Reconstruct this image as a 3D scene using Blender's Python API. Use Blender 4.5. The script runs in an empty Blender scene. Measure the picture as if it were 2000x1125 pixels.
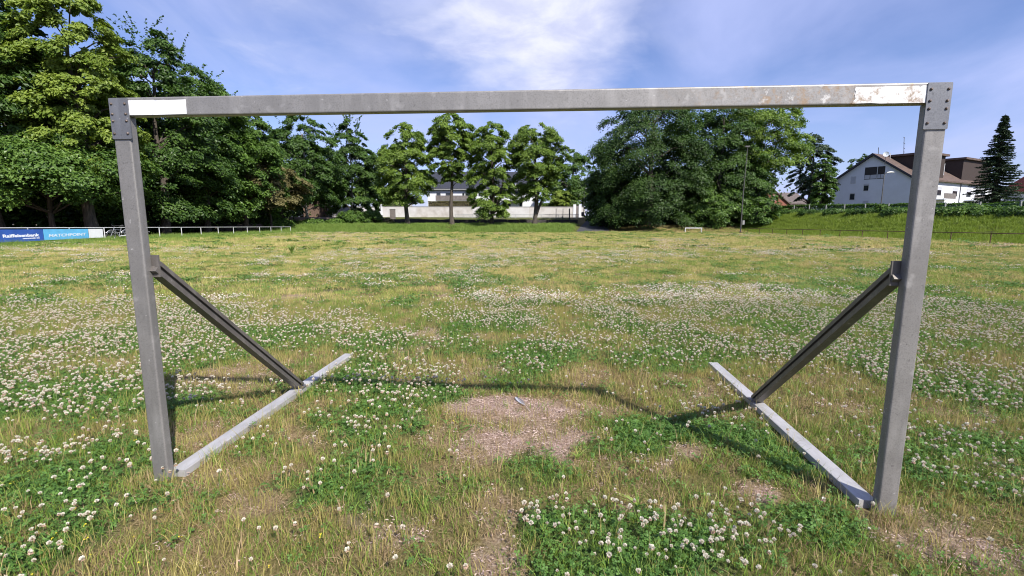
import bpy, bmesh, math, random
import numpy as np
from mathutils import Vector, Matrix

# ------------------------------------------------------------------ camera, world, sun, exposure
sc = bpy.context.scene
COL = sc.collection
F_PX, PITCH, ROLL, CAM_H = 934.226, 0.147, 0.0014, 1.501      # focal length in pixels of a 2000 px wide frame
cam_d = bpy.data.cameras.new('camera')
cam = bpy.data.objects.new('camera', cam_d); COL.objects.link(cam)
cam_d.sensor_width = 36.0; cam_d.lens = F_PX / 2000 * 36.0
cam_d.clip_start = 0.05; cam_d.clip_end = 3000
cam.location = (0, 0, CAM_H)
_cp, _sp, _cr, _sr = math.cos(PITCH), math.sin(PITCH), math.cos(ROLL), math.sin(ROLL)
FWD = Vector((0, _cp, -_sp)); _u0 = Vector((0, _sp, _cp)); _r0 = Vector((1, 0, 0))
RT = _cr * _r0 + _sr * _u0; UP = -_sr * _r0 + _cr * _u0
cam.rotation_euler = Matrix((RT, UP, -FWD)).transposed().to_euler()
sc.camera = cam

SUN_EL, SUN_AZ = math.radians(44), math.radians(34.5)         # sun stands behind the camera, to the right
SUN_DIR = Vector((math.sin(SUN_AZ) * math.cos(SUN_EL), -math.cos(SUN_AZ) * math.cos(SUN_EL), math.sin(SUN_EL)))
sun_d = bpy.data.lights.new('sun', 'SUN'); sun_d.energy = 5.0; sun_d.angle = math.radians(0.53); sun_d.color = (1.0, 0.95, 0.87)
sun = bpy.data.objects.new('sun', sun_d); COL.objects.link(sun)
sun.rotation_euler = SUN_DIR.to_track_quat('Z', 'Y').to_euler(); sun.location = (30, -40, 60)

world = bpy.data.worlds.new('World'); sc.world = world; world.use_nodes = True
wn, wl = world.node_tree.nodes, world.node_tree.links
wn.clear()
w_out = wn.new('ShaderNodeOutputWorld'); w_bg = wn.new('ShaderNodeBackground'); w_bg.inputs['Strength'].default_value = 0.08
w_sky = wn.new('ShaderNodeTexSky'); w_sky.sky_type = 'NISHITA'; w_sky.sun_disc = False
w_sky.sun_elevation = SUN_EL; w_sky.sun_rotation = math.pi - SUN_AZ
w_sky.air_density = 1.0; w_sky.dust_density = 0.6; w_sky.ozone_density = 2.5
def wnode(t, **k):
    n = wn.new(t)
    for a, v in k.items(): setattr(n, a, v)
    return n
def wmath(op, a, b=None, clamp=False):
    n = wnode('ShaderNodeMath', operation=op, use_clamp=clamp)
    for i, v in enumerate((a, b)):
        if v is None: continue
        if isinstance(v, (int, float)): n.inputs[i].default_value = v
        else: wl.new(v, n.inputs[i])
    return n.outputs[0]
w_tc = wnode('ShaderNodeTexCoord'); w_sep = wnode('ShaderNodeSeparateXYZ'); wl.new(w_tc.outputs['Generated'], w_sep.inputs[0])
den = wmath('ADD', wmath('MAXIMUM', w_sep.outputs[2], 0.0), 0.16)
w_comb = wnode('ShaderNodeCombineXYZ')
wl.new(wmath('DIVIDE', w_sep.outputs[0], den), w_comb.inputs[0]); wl.new(wmath('DIVIDE', w_sep.outputs[1], den), w_comb.inputs[1])
def wnoise(scale, detail, rough, off, dist=0.0, stretch=(1, 1, 1), rot=0.0):
    mp = wnode('ShaderNodeMapping'); mp.inputs['Location'].default_value = off; mp.inputs['Scale'].default_value = stretch
    mp.inputs['Rotation'].default_value = (0, 0, rot)
    wl.new(w_comb.outputs[0], mp.inputs[0])
    n = wnode('ShaderNodeTexNoise'); n.inputs['Scale'].default_value = scale; n.inputs['Detail'].default_value = detail
    n.inputs['Roughness'].default_value = rough; n.inputs['Distortion'].default_value = dist
    wl.new(mp.outputs[0], n.inputs['Vector']); return n.outputs['Fac']
def wblob(px, py, k):          # a cloud bank standing in that direction
    d = (FWD + RT * ((px - 1000) / F_PX) + UP * ((562.5 - py) / F_PX)).normalized()
    n = wnode('ShaderNodeVectorMath', operation='DOT_PRODUCT'); wl.new(w_tc.outputs['Generated'], n.inputs[0]); n.inputs[1].default_value = d
    return wmath('POWER', wmath('MAXIMUM', n.outputs['Value'], 0.0), k)
def wrange(v, a, b):
    n = wnode('ShaderNodeMapRange', interpolation_type='SMOOTHSTEP'); wl.new(v, n.inputs[0])
    n.inputs[1].default_value = a; n.inputs[2].default_value = b; return n.outputs[0]
thin = wmath('MULTIPLY', wrange(wnoise(0.9, 7, 0.52, (3.1, 1.7, 0), 0.6, (1.0, 0.55, 1), 0.7), 0.30, 0.70), 0.80)
nz = wnoise(1.9, 8, 0.55, (7.3, 2.2, 0), 0.25)
blobs = wmath('ADD', wblob(1000, 60, 55), wmath('ADD', wblob(1120, 20, 90), wmath('ADD', wmath('MULTIPLY', wblob(640, 40, 40), 0.36), wmath('MULTIPLY', wblob(420, 60, 60), 0.6))))
thick = wmath('MULTIPLY', wrange(wmath('ADD', wmath('MULTIPLY', nz, 0.95), wmath('MULTIPLY', blobs, 0.40)), 0.52, 1.12), 1.0)
cl_fac = wmath('MAXIMUM', thin, thick, True)
haze_lo = wmath('MULTIPLY', wmath('POWER', wmath('SUBTRACT', 1.0, wmath('MAXIMUM', w_sep.outputs[2], 0.0), True), 6.0), 0.55)
cl_fac = wmath('MAXIMUM', cl_fac, haze_lo, True)
w_tint = wnode('ShaderNodeMixRGB', blend_type='MULTIPLY'); w_tint.inputs[0].default_value = 1.0
wl.new(w_sky.outputs[0], w_tint.inputs[1]); w_tint.inputs[2].default_value = (1.0, 1.02, 1.36, 1)
w_cc = wnode('ShaderNodeMixRGB'); wl.new(thick, w_cc.inputs[0]); w_cc.inputs[1].default_value = (5.0, 5.7, 9.4, 1); w_shade = wnode('ShaderNodeMixRGB'); wl.new(wrange(wnoise(3.4, 7, .6, (1.3, 4.4, 0), .3), .35, .65), w_shade.inputs[0]); w_shade.inputs[1].default_value = (5.7, 6.1, 8.4, 1); w_shade.inputs[2].default_value = (7.9, 8.1, 9.6, 1); wl.new(w_shade.outputs[0], w_cc.inputs[2])
w_mix = wnode('ShaderNodeMixRGB'); wl.new(cl_fac, w_mix.inputs[0]); wl.new(w_tint.outputs[0], w_mix.inputs[1]); wl.new(w_cc.outputs[0], w_mix.inputs[2])
wl.new(w_mix.outputs[0], w_bg.inputs['Color']); wl.new(w_bg.outputs[0], w_out.inputs['Surface'])

sc.view_settings.view_transform = 'Standard'; sc.view_settings.look = 'None'
sc.view_settings.exposure = 0.55; sc.view_settings.gamma = 1.0; sc.view_settings.use_curve_mapping = False
sc.render.engine = 'CYCLES'
sc.cycles.max_bounces = 6; sc.cycles.diffuse_bounces = 3; sc.cycles.glossy_bounces = 2; sc.cycles.transmission_bounces = 4
sc.cycles.caustics_reflective = False; sc.cycles.caustics_refractive = False
sc.cycles.use_denoising = True; sc.cycles.denoiser = 'OPENIMAGEDENOISE'
sc.cycles.filter_width = 1.05

# ------------------------------------------------------------------ helpers
rng = np.random.default_rng(11); random.seed(5)
def ray(px, py): return FWD + RT * ((px - 1000) / F_PX) + UP * ((562.5 - py) / F_PX)
def at(px, py, Y):
    d = ray(px, py); return Vector((0, 0, CAM_H)) + d * (Y / d.y)
def on_plane(px, py, P, n):
    d = ray(px, py); o = Vector((0, 0, CAM_H)); return o + d * ((P - o).dot(n) / d.dot(n))
def on_z(px, py, z=0.0):
    d = ray(px, py); return Vector((0, 0, CAM_H)) + d * ((z - CAM_H) / d.z)

def tag(o, label=None, cat=None, group=None, kind=None):
    for k, v in (('label', label), ('category', cat), ('group', group), ('kind', kind)):
        if v: o[k] = v
    return o
def empty(name, loc=(0, 0, 0)):
    o = bpy.data.objects.new(name, None); o.location = loc; o.empty_display_size = 0.2; COL.objects.link(o); return o
def link(name, me, parent=None):
    o = bpy.data.objects.new(name, me); COL.objects.link(o)
    if parent is not None:
        o.parent = parent
        o.matrix_parent_inverse = WORLD(parent).inverted()
    return o
def WORLD(o):
    m = o.matrix_parent_inverse @ Matrix.LocRotScale(o.location, o.rotation_euler, o.scale) if o.parent else Matrix.LocRotScale(o.location, o.rotation_euler, o.scale)
    return WORLD(o.parent) @ m if o.parent else m

def smooth01(t):
    t = np.clip(t, 0, 1); return t * t * (3 - 2 * t)
def sstep(a, b, x): return smooth01((np.asarray(x, float) - a) / (b - a))
def vnoise(x, y, seed=0):
    x = np.asarray(x, float); y = np.asarray(y, float)
    xi = np.floor(x).astype(np.int64); yi = np.floor(y).astype(np.int64); fx = smooth01(x - xi); fy = smooth01(y - yi)
    def h(a, b):
        n = (a * 374761393 + b * 668265263 + seed * 974711) & 0xffffffff
        n = ((n ^ (n >> 13)) * 1274126177) & 0xffffffff
        n = ((n ^ (n >> 16)) * 2246822519) & 0xffffffff
        return ((n ^ (n >> 15)) & 0xffffff) / float(0xffffff)
    a, b, c, d = h(xi, yi), h(xi + 1, yi), h(xi, yi + 1), h(xi + 1, yi + 1)
    return (a * (1 - fx) + b * fx) * (1 - fy) + (c * (1 - fx) + d * fx) * fy
def fbm(x, y, s, seed=0, o=4):
    v = 0; a = 0.5; t = 0
    for k in range(o):
        v = v + a * vnoise(np.asarray(x) / s * 2**k, np.asarray(y) / s * 2**k, seed + 17 * k); t += a; a *= 0.55
    return v / t

class MB:
    """collects boxes, tubes and polygons into one mesh"""
    def __init__(s): s.v = []; s.f = []; s.m = []; s.sm = []
    def add(s, vs, fs, mi=0, smooth=False):
        b = len(s.v); s.v += [tuple(v) for v in vs]
        for f in fs: s.f.append(tuple(b + i for i in f)); s.m.append(mi); s.sm.append(smooth)
        return s
    def frame_box(s, P, ax, ay, az, lo, hi, mi=0):
        P, ax, ay, az = Vector(P), Vector(ax), Vector(ay), Vector(az)
        vs = [P + ax * x + ay * y + az * z for z in (lo[2], hi[2]) for y in (lo[1], hi[1]) for x in (lo[0], hi[0])]
        return s.add(vs, [(0, 2, 3, 1), (4, 5, 7, 6), (0, 1, 5, 4), (2, 6, 7, 3), (0, 4, 6, 2), (1, 3, 7, 5)], mi)
    def box(s, lo, hi, mi=0): return s.frame_box((0, 0, 0), (1, 0, 0), (0, 1, 0), (0, 0, 1), lo, hi, mi)
    def tube(s, pts, radii, n=8, mi=0, cap=True, smooth=True):
        pts = [Vector(p) for p in pts]
        if isinstance(radii, (int, float)): radii = [radii] * len(pts)
        rings = []; ref = None
        for i, p in enumerate(pts):
            d = (pts[min(i + 1, len(pts) - 1)] - pts[max(i - 1, 0)]).normalized()
            if ref is None: ref = Vector((0, 0, 1)) if abs(d.z) < 0.9 else Vector((1, 0, 0))
            a = (ref - d * ref.dot(d)).normalized(); b = d.cross(a); ref = a
            rings.append([p + (a * math.cos(2 * math.pi * k / n) + b * math.sin(2 * math.pi * k / n)) * radii[i] for k in range(n)])
        vs = [v for r in rings for v in r]; fs = []
        for i in range(len(pts) - 1):
            for k in range(n):
                k2 = (k + 1) % n; fs.append((i * n + k, i * n + k2, (i + 1) * n + k2, (i + 1) * n + k))
        s.add(vs, fs, mi, smooth)
        if cap: s.add(rings[0], [tuple(range(n - 1, -1, -1))], mi); s.add(rings[-1], [tuple(range(n))], mi)
        return s
    def extrude(s, poly, P, ax, ay, az, length, mi=0, bevel_ends=False):
        """poly in (ax, ay), swept along az"""
        P, ax, ay, az = Vector(P), Vector(ax), Vector(ay), Vector(az); n = len(poly)
        a = [P + ax * x + ay * y for x, y in poly]; b = [v + az * length for v in a]
        s.add(a + b, [(i, (i + 1) % n, n + (i + 1) % n, n + i) for i in range(n)], mi)
        s.add(a, [tuple(range(n - 1, -1, -1))], mi); s.add(b, [tuple(range(n))], mi); return s
    def mesh(s, name, mats):
        me = bpy.data.meshes.new(name); me.from_pydata(s.v, [], s.f)
        for m in (mats if isinstance(mats, (list, tuple)) else [mats]): me.materials.append(m)
        me.polygons.foreach_set('material_index', s.m); me.polygons.foreach_set('use_smooth', s.sm)
        bm = bmesh.new(); bm.from_mesh(me); bmesh.ops.recalc_face_normals(bm, faces=bm.faces); bm.to_mesh(me); bm.free()
        me.update(); return me
    def build(s, name, mats, parent=None): return link(name, s.mesh(name, mats), parent)

def rounded_rect(w, h, r, n=3, x0=0, y0=0):
    out = []
    for cx, cy, a0 in ((w - r, h - r, 0), (r, h - r, 90), (r, r, 180), (w - r, r, 270)):
        for k in range(n + 1):
            a = math.radians(a0 + 90 * k / n); out.append((x0 + cx + r * math.cos(a), y0 + cy + r * math.sin(a)))
    return out

# ------------------------------------------------------------------ materials
MATS = {}
def mat(name, col, rough=0.7, metal=0.0, var=0.0, scale=8.0, col2=None, bump=0.0, bscale=None, spec=0.5, detail=5, stretch=None, lo=0.35, hi=0.65):
    m = bpy.data.materials.new(name); m.use_nodes = True; nt = m.node_tree; N, L = nt.nodes, nt.links
    b = N['Principled BSDF']; b.inputs['Roughness'].default_value = rough; b.inputs['Metallic'].default_value = metal
    b.inputs['Specular IOR Level'].default_value = spec
    c = (*col, 1)
    if col2 is None and var: col2 = tuple(max(0, x * (1 - var)) for x in col); c = (*[min(1, x * (1 + var * 0.6)) for x in col], 1)
    tc = N.new('ShaderNodeTexCoord'); vec = tc.outputs['Object']
    if stretch:
        mp = N.new('ShaderNodeMapping'); mp.inputs['Scale'].default_value = stretch; L.new(vec, mp.inputs[0]); vec = mp.outputs[0]
    if col2 is not None:
        nz = N.new('ShaderNodeTexNoise'); nz.inputs['Scale'].default_value = scale; nz.inputs['Detail'].default_value = detail; nz.inputs['Roughness'].default_value = 0.62
        L.new(vec, nz.inputs['Vector'])
        mr = N.new('ShaderNodeMapRange'); L.new(nz.outputs['Fac'], mr.inputs[0]); mr.inputs[1].default_value = lo; mr.inputs[2].default_value = hi
        mx = N.new('ShaderNodeMixRGB'); L.new(mr.outputs[0], mx.inputs[0]); mx.inputs[1].default_value = c; mx.inputs[2].default_value = (*col2, 1)
        L.new(mx.outputs[0], b.inputs['Base Color'])
    else: b.inputs['Base Color'].default_value = c
    if bump:
        n2 = N.new('ShaderNodeTexNoise'); n2.inputs['Scale'].default_value = bscale or scale * 4; n2.inputs['Detail'].default_value = 4; L.new(vec, n2.inputs['Vector'])
        bp = N.new('ShaderNodeBump'); bp.inputs['Strength'].default_value = bump; bp.inputs['Distance'].default_value = 0.02
        L.new(n2.outputs['Fac'], bp.inputs['Height']); L.new(bp.outputs[0], b.inputs['Normal'])
    MATS[name] = m; return m

def leaf_mat(name, c_lo, c_hi, trans=0.35, rough=0.5, tcol=None, rnd=True, spec=0.35):
    """leaf colour runs from c_lo to c_hi by the 'tint' each leaf carries (or by instance when it carries none)"""
    m = bpy.data.materials.new(name); m.use_nodes = True; nt = m.node_tree; N, L = nt.nodes, nt.links
    b = N['Principled BSDF']; b.inputs['Roughness'].default_value = rough; b.inputs['Specular IOR Level'].default_value = spec
    at_ = N.new('ShaderNodeAttribute'); at_.attribute_name = 'tint'
    fac = at_.outputs['Fac']
    if rnd:
        oi = N.new('ShaderNodeObjectInfo'); ad = N.new('ShaderNodeMath'); ad.operation = 'MULTIPLY_ADD'; L.new(oi.outputs['Random'], ad.inputs[0]); ad.inputs[1].default_value = 0.5; 
        ml = N.new('ShaderNodeMath'); ml.operation = 'MULTIPLY'; L.new(fac, ml.inputs[0]); ml.inputs[1].default_value = 0.6; L.new(ml.outputs[0], ad.inputs[2]); fac = ad.outputs[0]
    mx = N.new('ShaderNodeMixRGB'); L.new(fac, mx.inputs[0]); mx.inputs[1].default_value = (*c_lo, 1); mx.inputs[2].default_value = (*c_hi, 1); mx.use_clamp = True
    L.new(mx.outputs[0], b.inputs['Base Color'])
    tr = N.new('ShaderNodeBsdfTranslucent')
    if tcol:
        m2 = N.new('ShaderNodeMixRGB'); m2.blend_type = 'MULTIPLY'; m2.inputs[0].default_value = 1; L.new(mx.outputs[0], m2.inputs[1]); m2.inputs[2].default_value = (*tcol, 1); L.new(m2.outputs[0], tr.inputs['Color'])
    else: L.new(mx.outputs[0], tr.inputs['Color'])
    ms = N.new('ShaderNodeMixShader'); ms.inputs[0].default_value = trans
    L.new(b.outputs[0], ms.inputs[1]); L.new(tr.outputs[0], ms.inputs[2]); L.new(ms.outputs[0], N['Material Output'].inputs['Surface'])
    MATS[name] = m; return m

# ------------------------------------------------------------------ terrain and ground cover maps
def terrain(x, y):
    x = np.asarray(x, float); y = np.asarray(y, float)
    z = -0.012 * np.clip(y - 25, 0, 36) + 0.0 * x
    z = z + 0.02 * (fbm(x, y, 2.3, 5) - 0.5) 
    z = z + 0.95 * sstep(60.5, 66.5, y + 0.06 * np.abs(x + 8)) + 0.95 * sstep(74.8, 80, y)
    zp = -0.43 + 1.9 * np.clip((y - 61.5) / 18.5, 0, 1); wp = sstep(6.6, 8.4, x - .25 * (y - 61)) * sstep(18, 15, x - .14 * (y - 61)) * sstep(60, 62, y)
    z = z * (1 - wp) + zp * wp
    rb = sstep(29.3, 36.5, x + 0.5 * (fbm(x, y, 6, 9) - 0.5)) * (1.62 + 0.012 * np.clip(y - 25, 0, 36))
    z = np.where(x > 29, np.maximum(z, rb + z * (1 - sstep(29.3, 36.5, x))), z)
    return z
# (px, py, rx, ry, strength): patches seen in the turf, given by where they lie on the ground
def spots(lst):
    out = []
    for px, py, rx, ry, s in lst:
        p = on_z(px, py); out.append((p.x, p.y, rx, ry, s))
    return out
BARE = spots([(1010, 838, .42, .30, .72), (1120, 850, .2, .3, .5), (880, 850, .2, .25, .45), (1000, 795, .56, .26, 1.1), (1080, 790, .35, .2, .6), (950, 870, .30, .35, .62), (1080, 880, .2, .25, .6), (965, 1000, .12, .3, .5), (960, 1090, .15, .15, .75), (1470, 950, .13, .13, .9),
              (1215, 990, .09, .06, 1.0), (1800, 1040, .30, .22, .6), (1900, 1095, .3, .15, .75), (830, 660, .25, 1.3, .42), (800, 610, .2, 1.0, .25), (1160, 735, .35, .3, .42),
              (500, 980, .25, .2, .5), (420, 930, .3, .2, .35), (720, 1020, .3, .15, .35), (400, 850, .3, .3, .5), (460, 745, .7, .35, .45), (560, 585, 1.0, .8, .45), (940, 720, .25, .5, .35), (1290, 735, .35, .25, .3),
              (150, 705, .8, .5, .5), (1420, 760, .3, .2, .3), (850, 575, .3, 1.8, .45), (700, 990, .3, .2, .3), (1150, 1090, .1, .1, .3), (640, 840, .4, .2, .35), (1340, 880, .2, .12, .4)])
GREEN = spots([(830, 775, .5, .28, 1.0), (1040, 915, .32, .17, 1.0), (1180, 1040, .5, .2, .95), (1120, 1100, .4, .12, .9), (1330, 1060, .4, .2, .85), (130, 930, .7, .35, .9), (40, 1060, .4, .25, 1.0), (250, 970, .3, .2, .7),
               (700, 830, .45, .3, .75), (640, 940, .3, .2, .8), (790, 960, .3, .2, .6), (1200, 850, .35, .3, .9), (1400, 850, .5, .25, .9), (1560, 900, .4, .25, .8), (1600, 1030, .3, .2, .7), (1050, 690, .6, .5, .75),
               (740, 670, .6, .45, .8), (650, 760, .6, .3, .8), (500, 660, 1.1, .9, .7), (100, 700, 1.4, 1.2, .6), (1900, 900, .7, .45, .8), (950, 630, 1.0, .7, .7), (1330, 700, .8, .5, .6), (380, 700, .6, .6, .8),
               (890, 560, .6, 1.5, .5), (1600, 640, 1.6, 1.6, .5), (480, 800, .5, .2, .3), (130, 780, .9, .5, .7), (1850, 740, .8, .6, .6), (1720, 580, 2, 2, .4), (1230, 640, .8, .5, .5), (560, 870, .3, .2, .3), (730, 900, .3, .2, .6)])
FLOW = spots([(130, 770, 1.3, .7, .9), (60, 700, 1.4, 1.1, 1.0), (400, 670, 1.2, .9, 1.0), (560, 640, 1.3, .9, .9), (230, 620, 2, 1.8, .7), (820, 740, .45, .35, .9), (1180, 1030, .4, .2, .5), (1300, 1080, .4, .2, .6), (1420, 1060, .3, .2, .5),
              (1880, 880, .7, .4, .9), (1600, 830, .9, .35, .55), (1650, 700, 1.5, 1.0, .8), (1500, 600, 2.5, 2.5, .9), (1820, 620, 2.0, 2.0, .9), (1300, 600, 2.0, 2.0, .7), (960, 620, 1.0, .8, .7), (330, 640, 1, 1, .8), (60, 900, .4, .2, .6),
              (1000, 590, 1.0, 1.5, .6), (700, 860, .3, .2, .25), (730, 670, .6, .4, .6), (1950, 760, 1, .8, .9), (1380, 790, .7, .35, .6), (1150, 660, 1, .7, .6), (1930, 950, .4, .3, .7)])
def blobmap(lst, x, y, seed, wob=0.5):
    nx = x + wob * 0.5 * (fbm(x, y, .5, seed) - .5); ny = y + wob * 0.6 * (fbm(x, y, .5, seed + 3) - .5)
    v = np.zeros_like(nx)
    for cx, cy, rx, ry, s in lst:
        d = ((nx - cx) / rx)**2 + ((ny - cy) / ry)**2; v = np.maximum(v, s * smooth01((1.45 - d) / 1.2))
    return v
def cover(x, y):
    """bare soil, clover, flower density and dryness of the turf at a place, 0..1"""
    x = np.asarray(x, float); y = np.asarray(y, float)
    far = sstep(9, 22, y)
    b = blobmap(BARE, x, y, 21); g = blobmap(GREEN, x, y, 41); fl = blobmap(FLOW, x, y, 61)
    n1 = fbm(x, y, .75, 3, 4); n2 = fbm(x * .8, y, 1.6, 8, 4); n3 = fbm(x, y, 5.5, 12, 4)
    clover = np.clip(g * (.35 + 1.1 * sstep(.30, .66, fbm(x, y, .3, 91, 3))) + sstep(.50, .68, .6 * n1 + .4 * n2) * .75 * (1 - .72 * far) - .9 * b, 0, 1)
    bare = np.clip(b * (.65 + .7 * n1) + sstep(.60, .78, fbm(x, y, .6, 33, 4)) * .45 * (1 - far), 0, 1) * (1 - .85 * clover * (g > b))
    fl = np.clip(fl * (.35 + 1.3 * sstep(.36, .62, n1)) + .45 * clover * sstep(.45, .62, n2) + .25 * sstep(.48, .66, n3) * far, 0, 1) * (1 - .9 * bare)
    dry = np.clip(.46 + .9 * (n2 - .5) + .55 * (n3 - .5) + .42 * bare - .55 * clover + .10 * far - .6 * sstep(-17, -26, x) * sstep(12, 24, y), 0, 1)
    dry = dry + (.75 - dry) * .5 * sstep(1200, 1900, 1000 + 934 * x / np.maximum(y, 1)) * far
    lush = np.maximum(sstep(57.0, 60.5, y + .06 * np.abs(x + 8)) * (x < 9.5), np.maximum(sstep(24.6, 26.4, -x) * sstep(8, 16, y), sstep(28.8, 30.2, x)))
    return bare, clover, fl, np.clip(dry, 0, 1) * (1 - .9 * lush), lush

def graded(lo, hi, fine, growth, c=0.0):
    v = [c]; s = fine
    while v[-1] < hi: v.append(v[-1] + s); s *= growth
    w = [c]; s = fine
    while w[-1] > lo: w.append(w[-1] - s); s *= growth
    return np.array(sorted(set(w + v)))
gx = graded(-600, 600, .05, 1.028); gy = np.concatenate([[-300, -120, -50, -20, -8, -3, -1, 0], graded(1.0, 900, .045, 1.025, 1.0)[0:]])
gy = np.unique(gy)
X, Y = np.meshgrid(gx, gy); Z = terrain(X, Y); nxg, nyg = len(gx), len(gy)
idx = np.arange(nxg * nyg).reshape(nyg, nxg)
quads = np.stack([idx[:-1, :-1], idx[:-1, 1:], idx[1:, 1:], idx[1:, :-1]], -1).reshape(-1, 4)
def mesh_np(name, V, Q, mats, smooth=False):
    me = bpy.data.meshes.new(name); k = Q.shape[1]
    me.vertices.add(len(V)); me.vertices.foreach_set('co', np.ascontiguousarray(V, np.float32).ravel())
    me.loops.add(Q.size); me.loops.foreach_set('vertex_index', np.ascontiguousarray(Q, np.int32).ravel())
    me.polygons.add(len(Q)); me.polygons.foreach_set('loop_start', np.arange(0, Q.size, k, dtype=np.int32))
    me.polygons.foreach_set('use_smooth', np.full(len(Q), smooth))
    for m in (mats if isinstance(mats, (list, tuple)) else [mats]): me.materials.append(m)
    me.update(calc_edges=True); return me
def fattr(me, name, vals, dom='POINT'):
    a = me.attributes.new(name, 'FLOAT', dom); a.data.foreach_set('value', np.ascontiguousarray(vals, np.float32).ravel())

def ground_material():
    m = bpy.data.materials.new('turf_soil'); m.use_nodes = True; N, L = m.node_tree.nodes, m.node_tree.links
    b = N['Principled BSDF']; b.inputs['Roughness'].default_value = 0.95; b.inputs['Specular IOR Level'].default_value = 0.1
    tc = N.new('ShaderNodeTexCoord')
    def attr(n): a = N.new('ShaderNodeAttribute'); a.attribute_name = n; return a.outputs['Fac']
    def noise(s, d=6): n = N.new('ShaderNodeTexNoise'); n.inputs['Scale'].default_value = s; n.inputs['Detail'].default_value = d; n.inputs['Roughness'].default_value = .65; L.new(tc.outputs['Object'], n.inputs['Vector']); return n.outputs['Fac']
    def ramp(f, cols):
        r = N.new('ShaderNodeValToRGB'); L.new(f, r.inputs[0]); e = r.color_ramp.elements
        e[0].position, e[0].color = cols[0][0], (*cols[0][1], 1); e[1].position, e[1].color = cols[-1][0], (*cols[-1][1], 1)
        for p, c in cols[1:-1]: k = e.new(p); k.color = (*c, 1)
        return r.outputs[0]
    def mix(f, a, c): x = N.new('ShaderNodeMixRGB'); L.new(f, x.inputs[0]); L.new(a, x.inputs[1]); L.new(c, x.inputs[2]); return x.outputs[0]
    n_f = noise(55, 5); n_v = noise(160, 4)
    soil = ramp(n_f, [(.3, (.17, .105, .085)), (.5, (.37, .26, .21)), (.7, (.56, .45, .385))])
    straw = ramp(n_f, [(.3, (.105, .07, .03)), (.55, (.25, .18, .085)), (.75, (.40, .31, .165))])
    turf = ramp(n_f, [(.3, (.040, .048, .014)), (.55, (.105, .12, .033)), (.75, (.20, .19, .07))])
    clov = ramp(n_f, [(.3, (.018, .04, .010)), (.6, (.05, .105, .025)), (.8, (.10, .16, .05))])
    c = mix(attr('dry'), turf, straw); c = mix(attr('clover'), c, clov); 
    def brk(a, lo, hi, nn):       # fine noise breaks up the edge of a patch
        ad = N.new('ShaderNodeMath'); ad.operation = 'MULTIPLY_ADD'; L.new(nn, ad.inputs[0]); ad.inputs[1].default_value = 1.1; L.new(a, ad.inputs[2]); mr = N.new('ShaderNodeMapRange'); L.new(ad.outputs[0], mr.inputs[0]); mr.inputs[1].default_value = lo + .55; mr.inputs[2].default_value = hi + .55; return mr.outputs[0]
    c = mix(brk(attr('bare'), .28, 1.12, noise(11, 6)), c, soil)
    c2 = N.new('ShaderNodeMixRGB'); c2.blend_type = 'MULTIPLY'; c2.inputs[0].default_value = .55; L.new(c, c2.inputs[1])
    L.new(ramp(n_v, [(.3, (.35, .33, .3)), (.6, (1, 1, 1)), (.8, (1.25, 1.22, 1.18))]), c2.inputs[2]); L.new(c2.outputs[0], b.inputs['Base Color'])
    bp = N.new('ShaderNodeBump'); bp.inputs['Strength'].default_value = .8; bp.inputs['Distance'].default_value = .015; L.new(n_f, bp.inputs['Height']); L.new(bp.outputs[0], b.inputs['Normal'])
    return m
g_me = mesh_np('ground', np.stack([X, Y, Z], -1).reshape(-1, 3), quads, ground_material(), True)
cb, cc, cf, cd, clu = cover(X.ravel(), Y.ravel())
woods = sstep(27.0, 29.5, -X.ravel())
cd_g = cd * (1 - woods); fattr(g_me, 'bare', np.clip(cb + .85 * woods, 0, 1)); fattr(g_me, 'clover', cc * (1 - woods)); fattr(g_me, 'dry', cd_g)
tag(link('ground', g_me), kind='structure')

# asphalt path up to the street, the street itself
M_asph = mat('asphalt', (.055, .056, .062), .9, var=.35, scale=3, bump=.3, bscale=60)
def strip(name, pts_l, pts_r, m, lift=.02):
    V = [];
    for (a, b) in zip(pts_l, pts_r):
        for t in np.linspace(0, 1, 5):
            x, y = a[0] * (1 - t) + b[0] * t, a[1] * (1 - t) + b[1] * t; V.append((x, y, float(terrain(x, y)) + lift))
    n = len(pts_l); Q = [(i * 5 + k, i * 5 + k + 1, (i + 1) * 5 + k + 1, (i + 1) * 5 + k) for i in range(n - 1) for k in range(4)]
    return tag(link(name, mesh_np(name, np.array(V), np.array(Q), m, True)), kind='structure')
pl = [(8.0 + .25 * (y - 61), y) for y in np.linspace(61, 81, 24)]; pr = [(12.4 + .14 * (y - 61), y) for y in np.linspace(61, 81, 24)]
strip('asphalt_path', pl, pr, M_asph)
strip('street', [(x, 81.2) for x in np.linspace(-60, 60, 30)], [(x, 85.0) for x in np.linspace(-60, 60, 30)], M_asph, .016)

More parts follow.
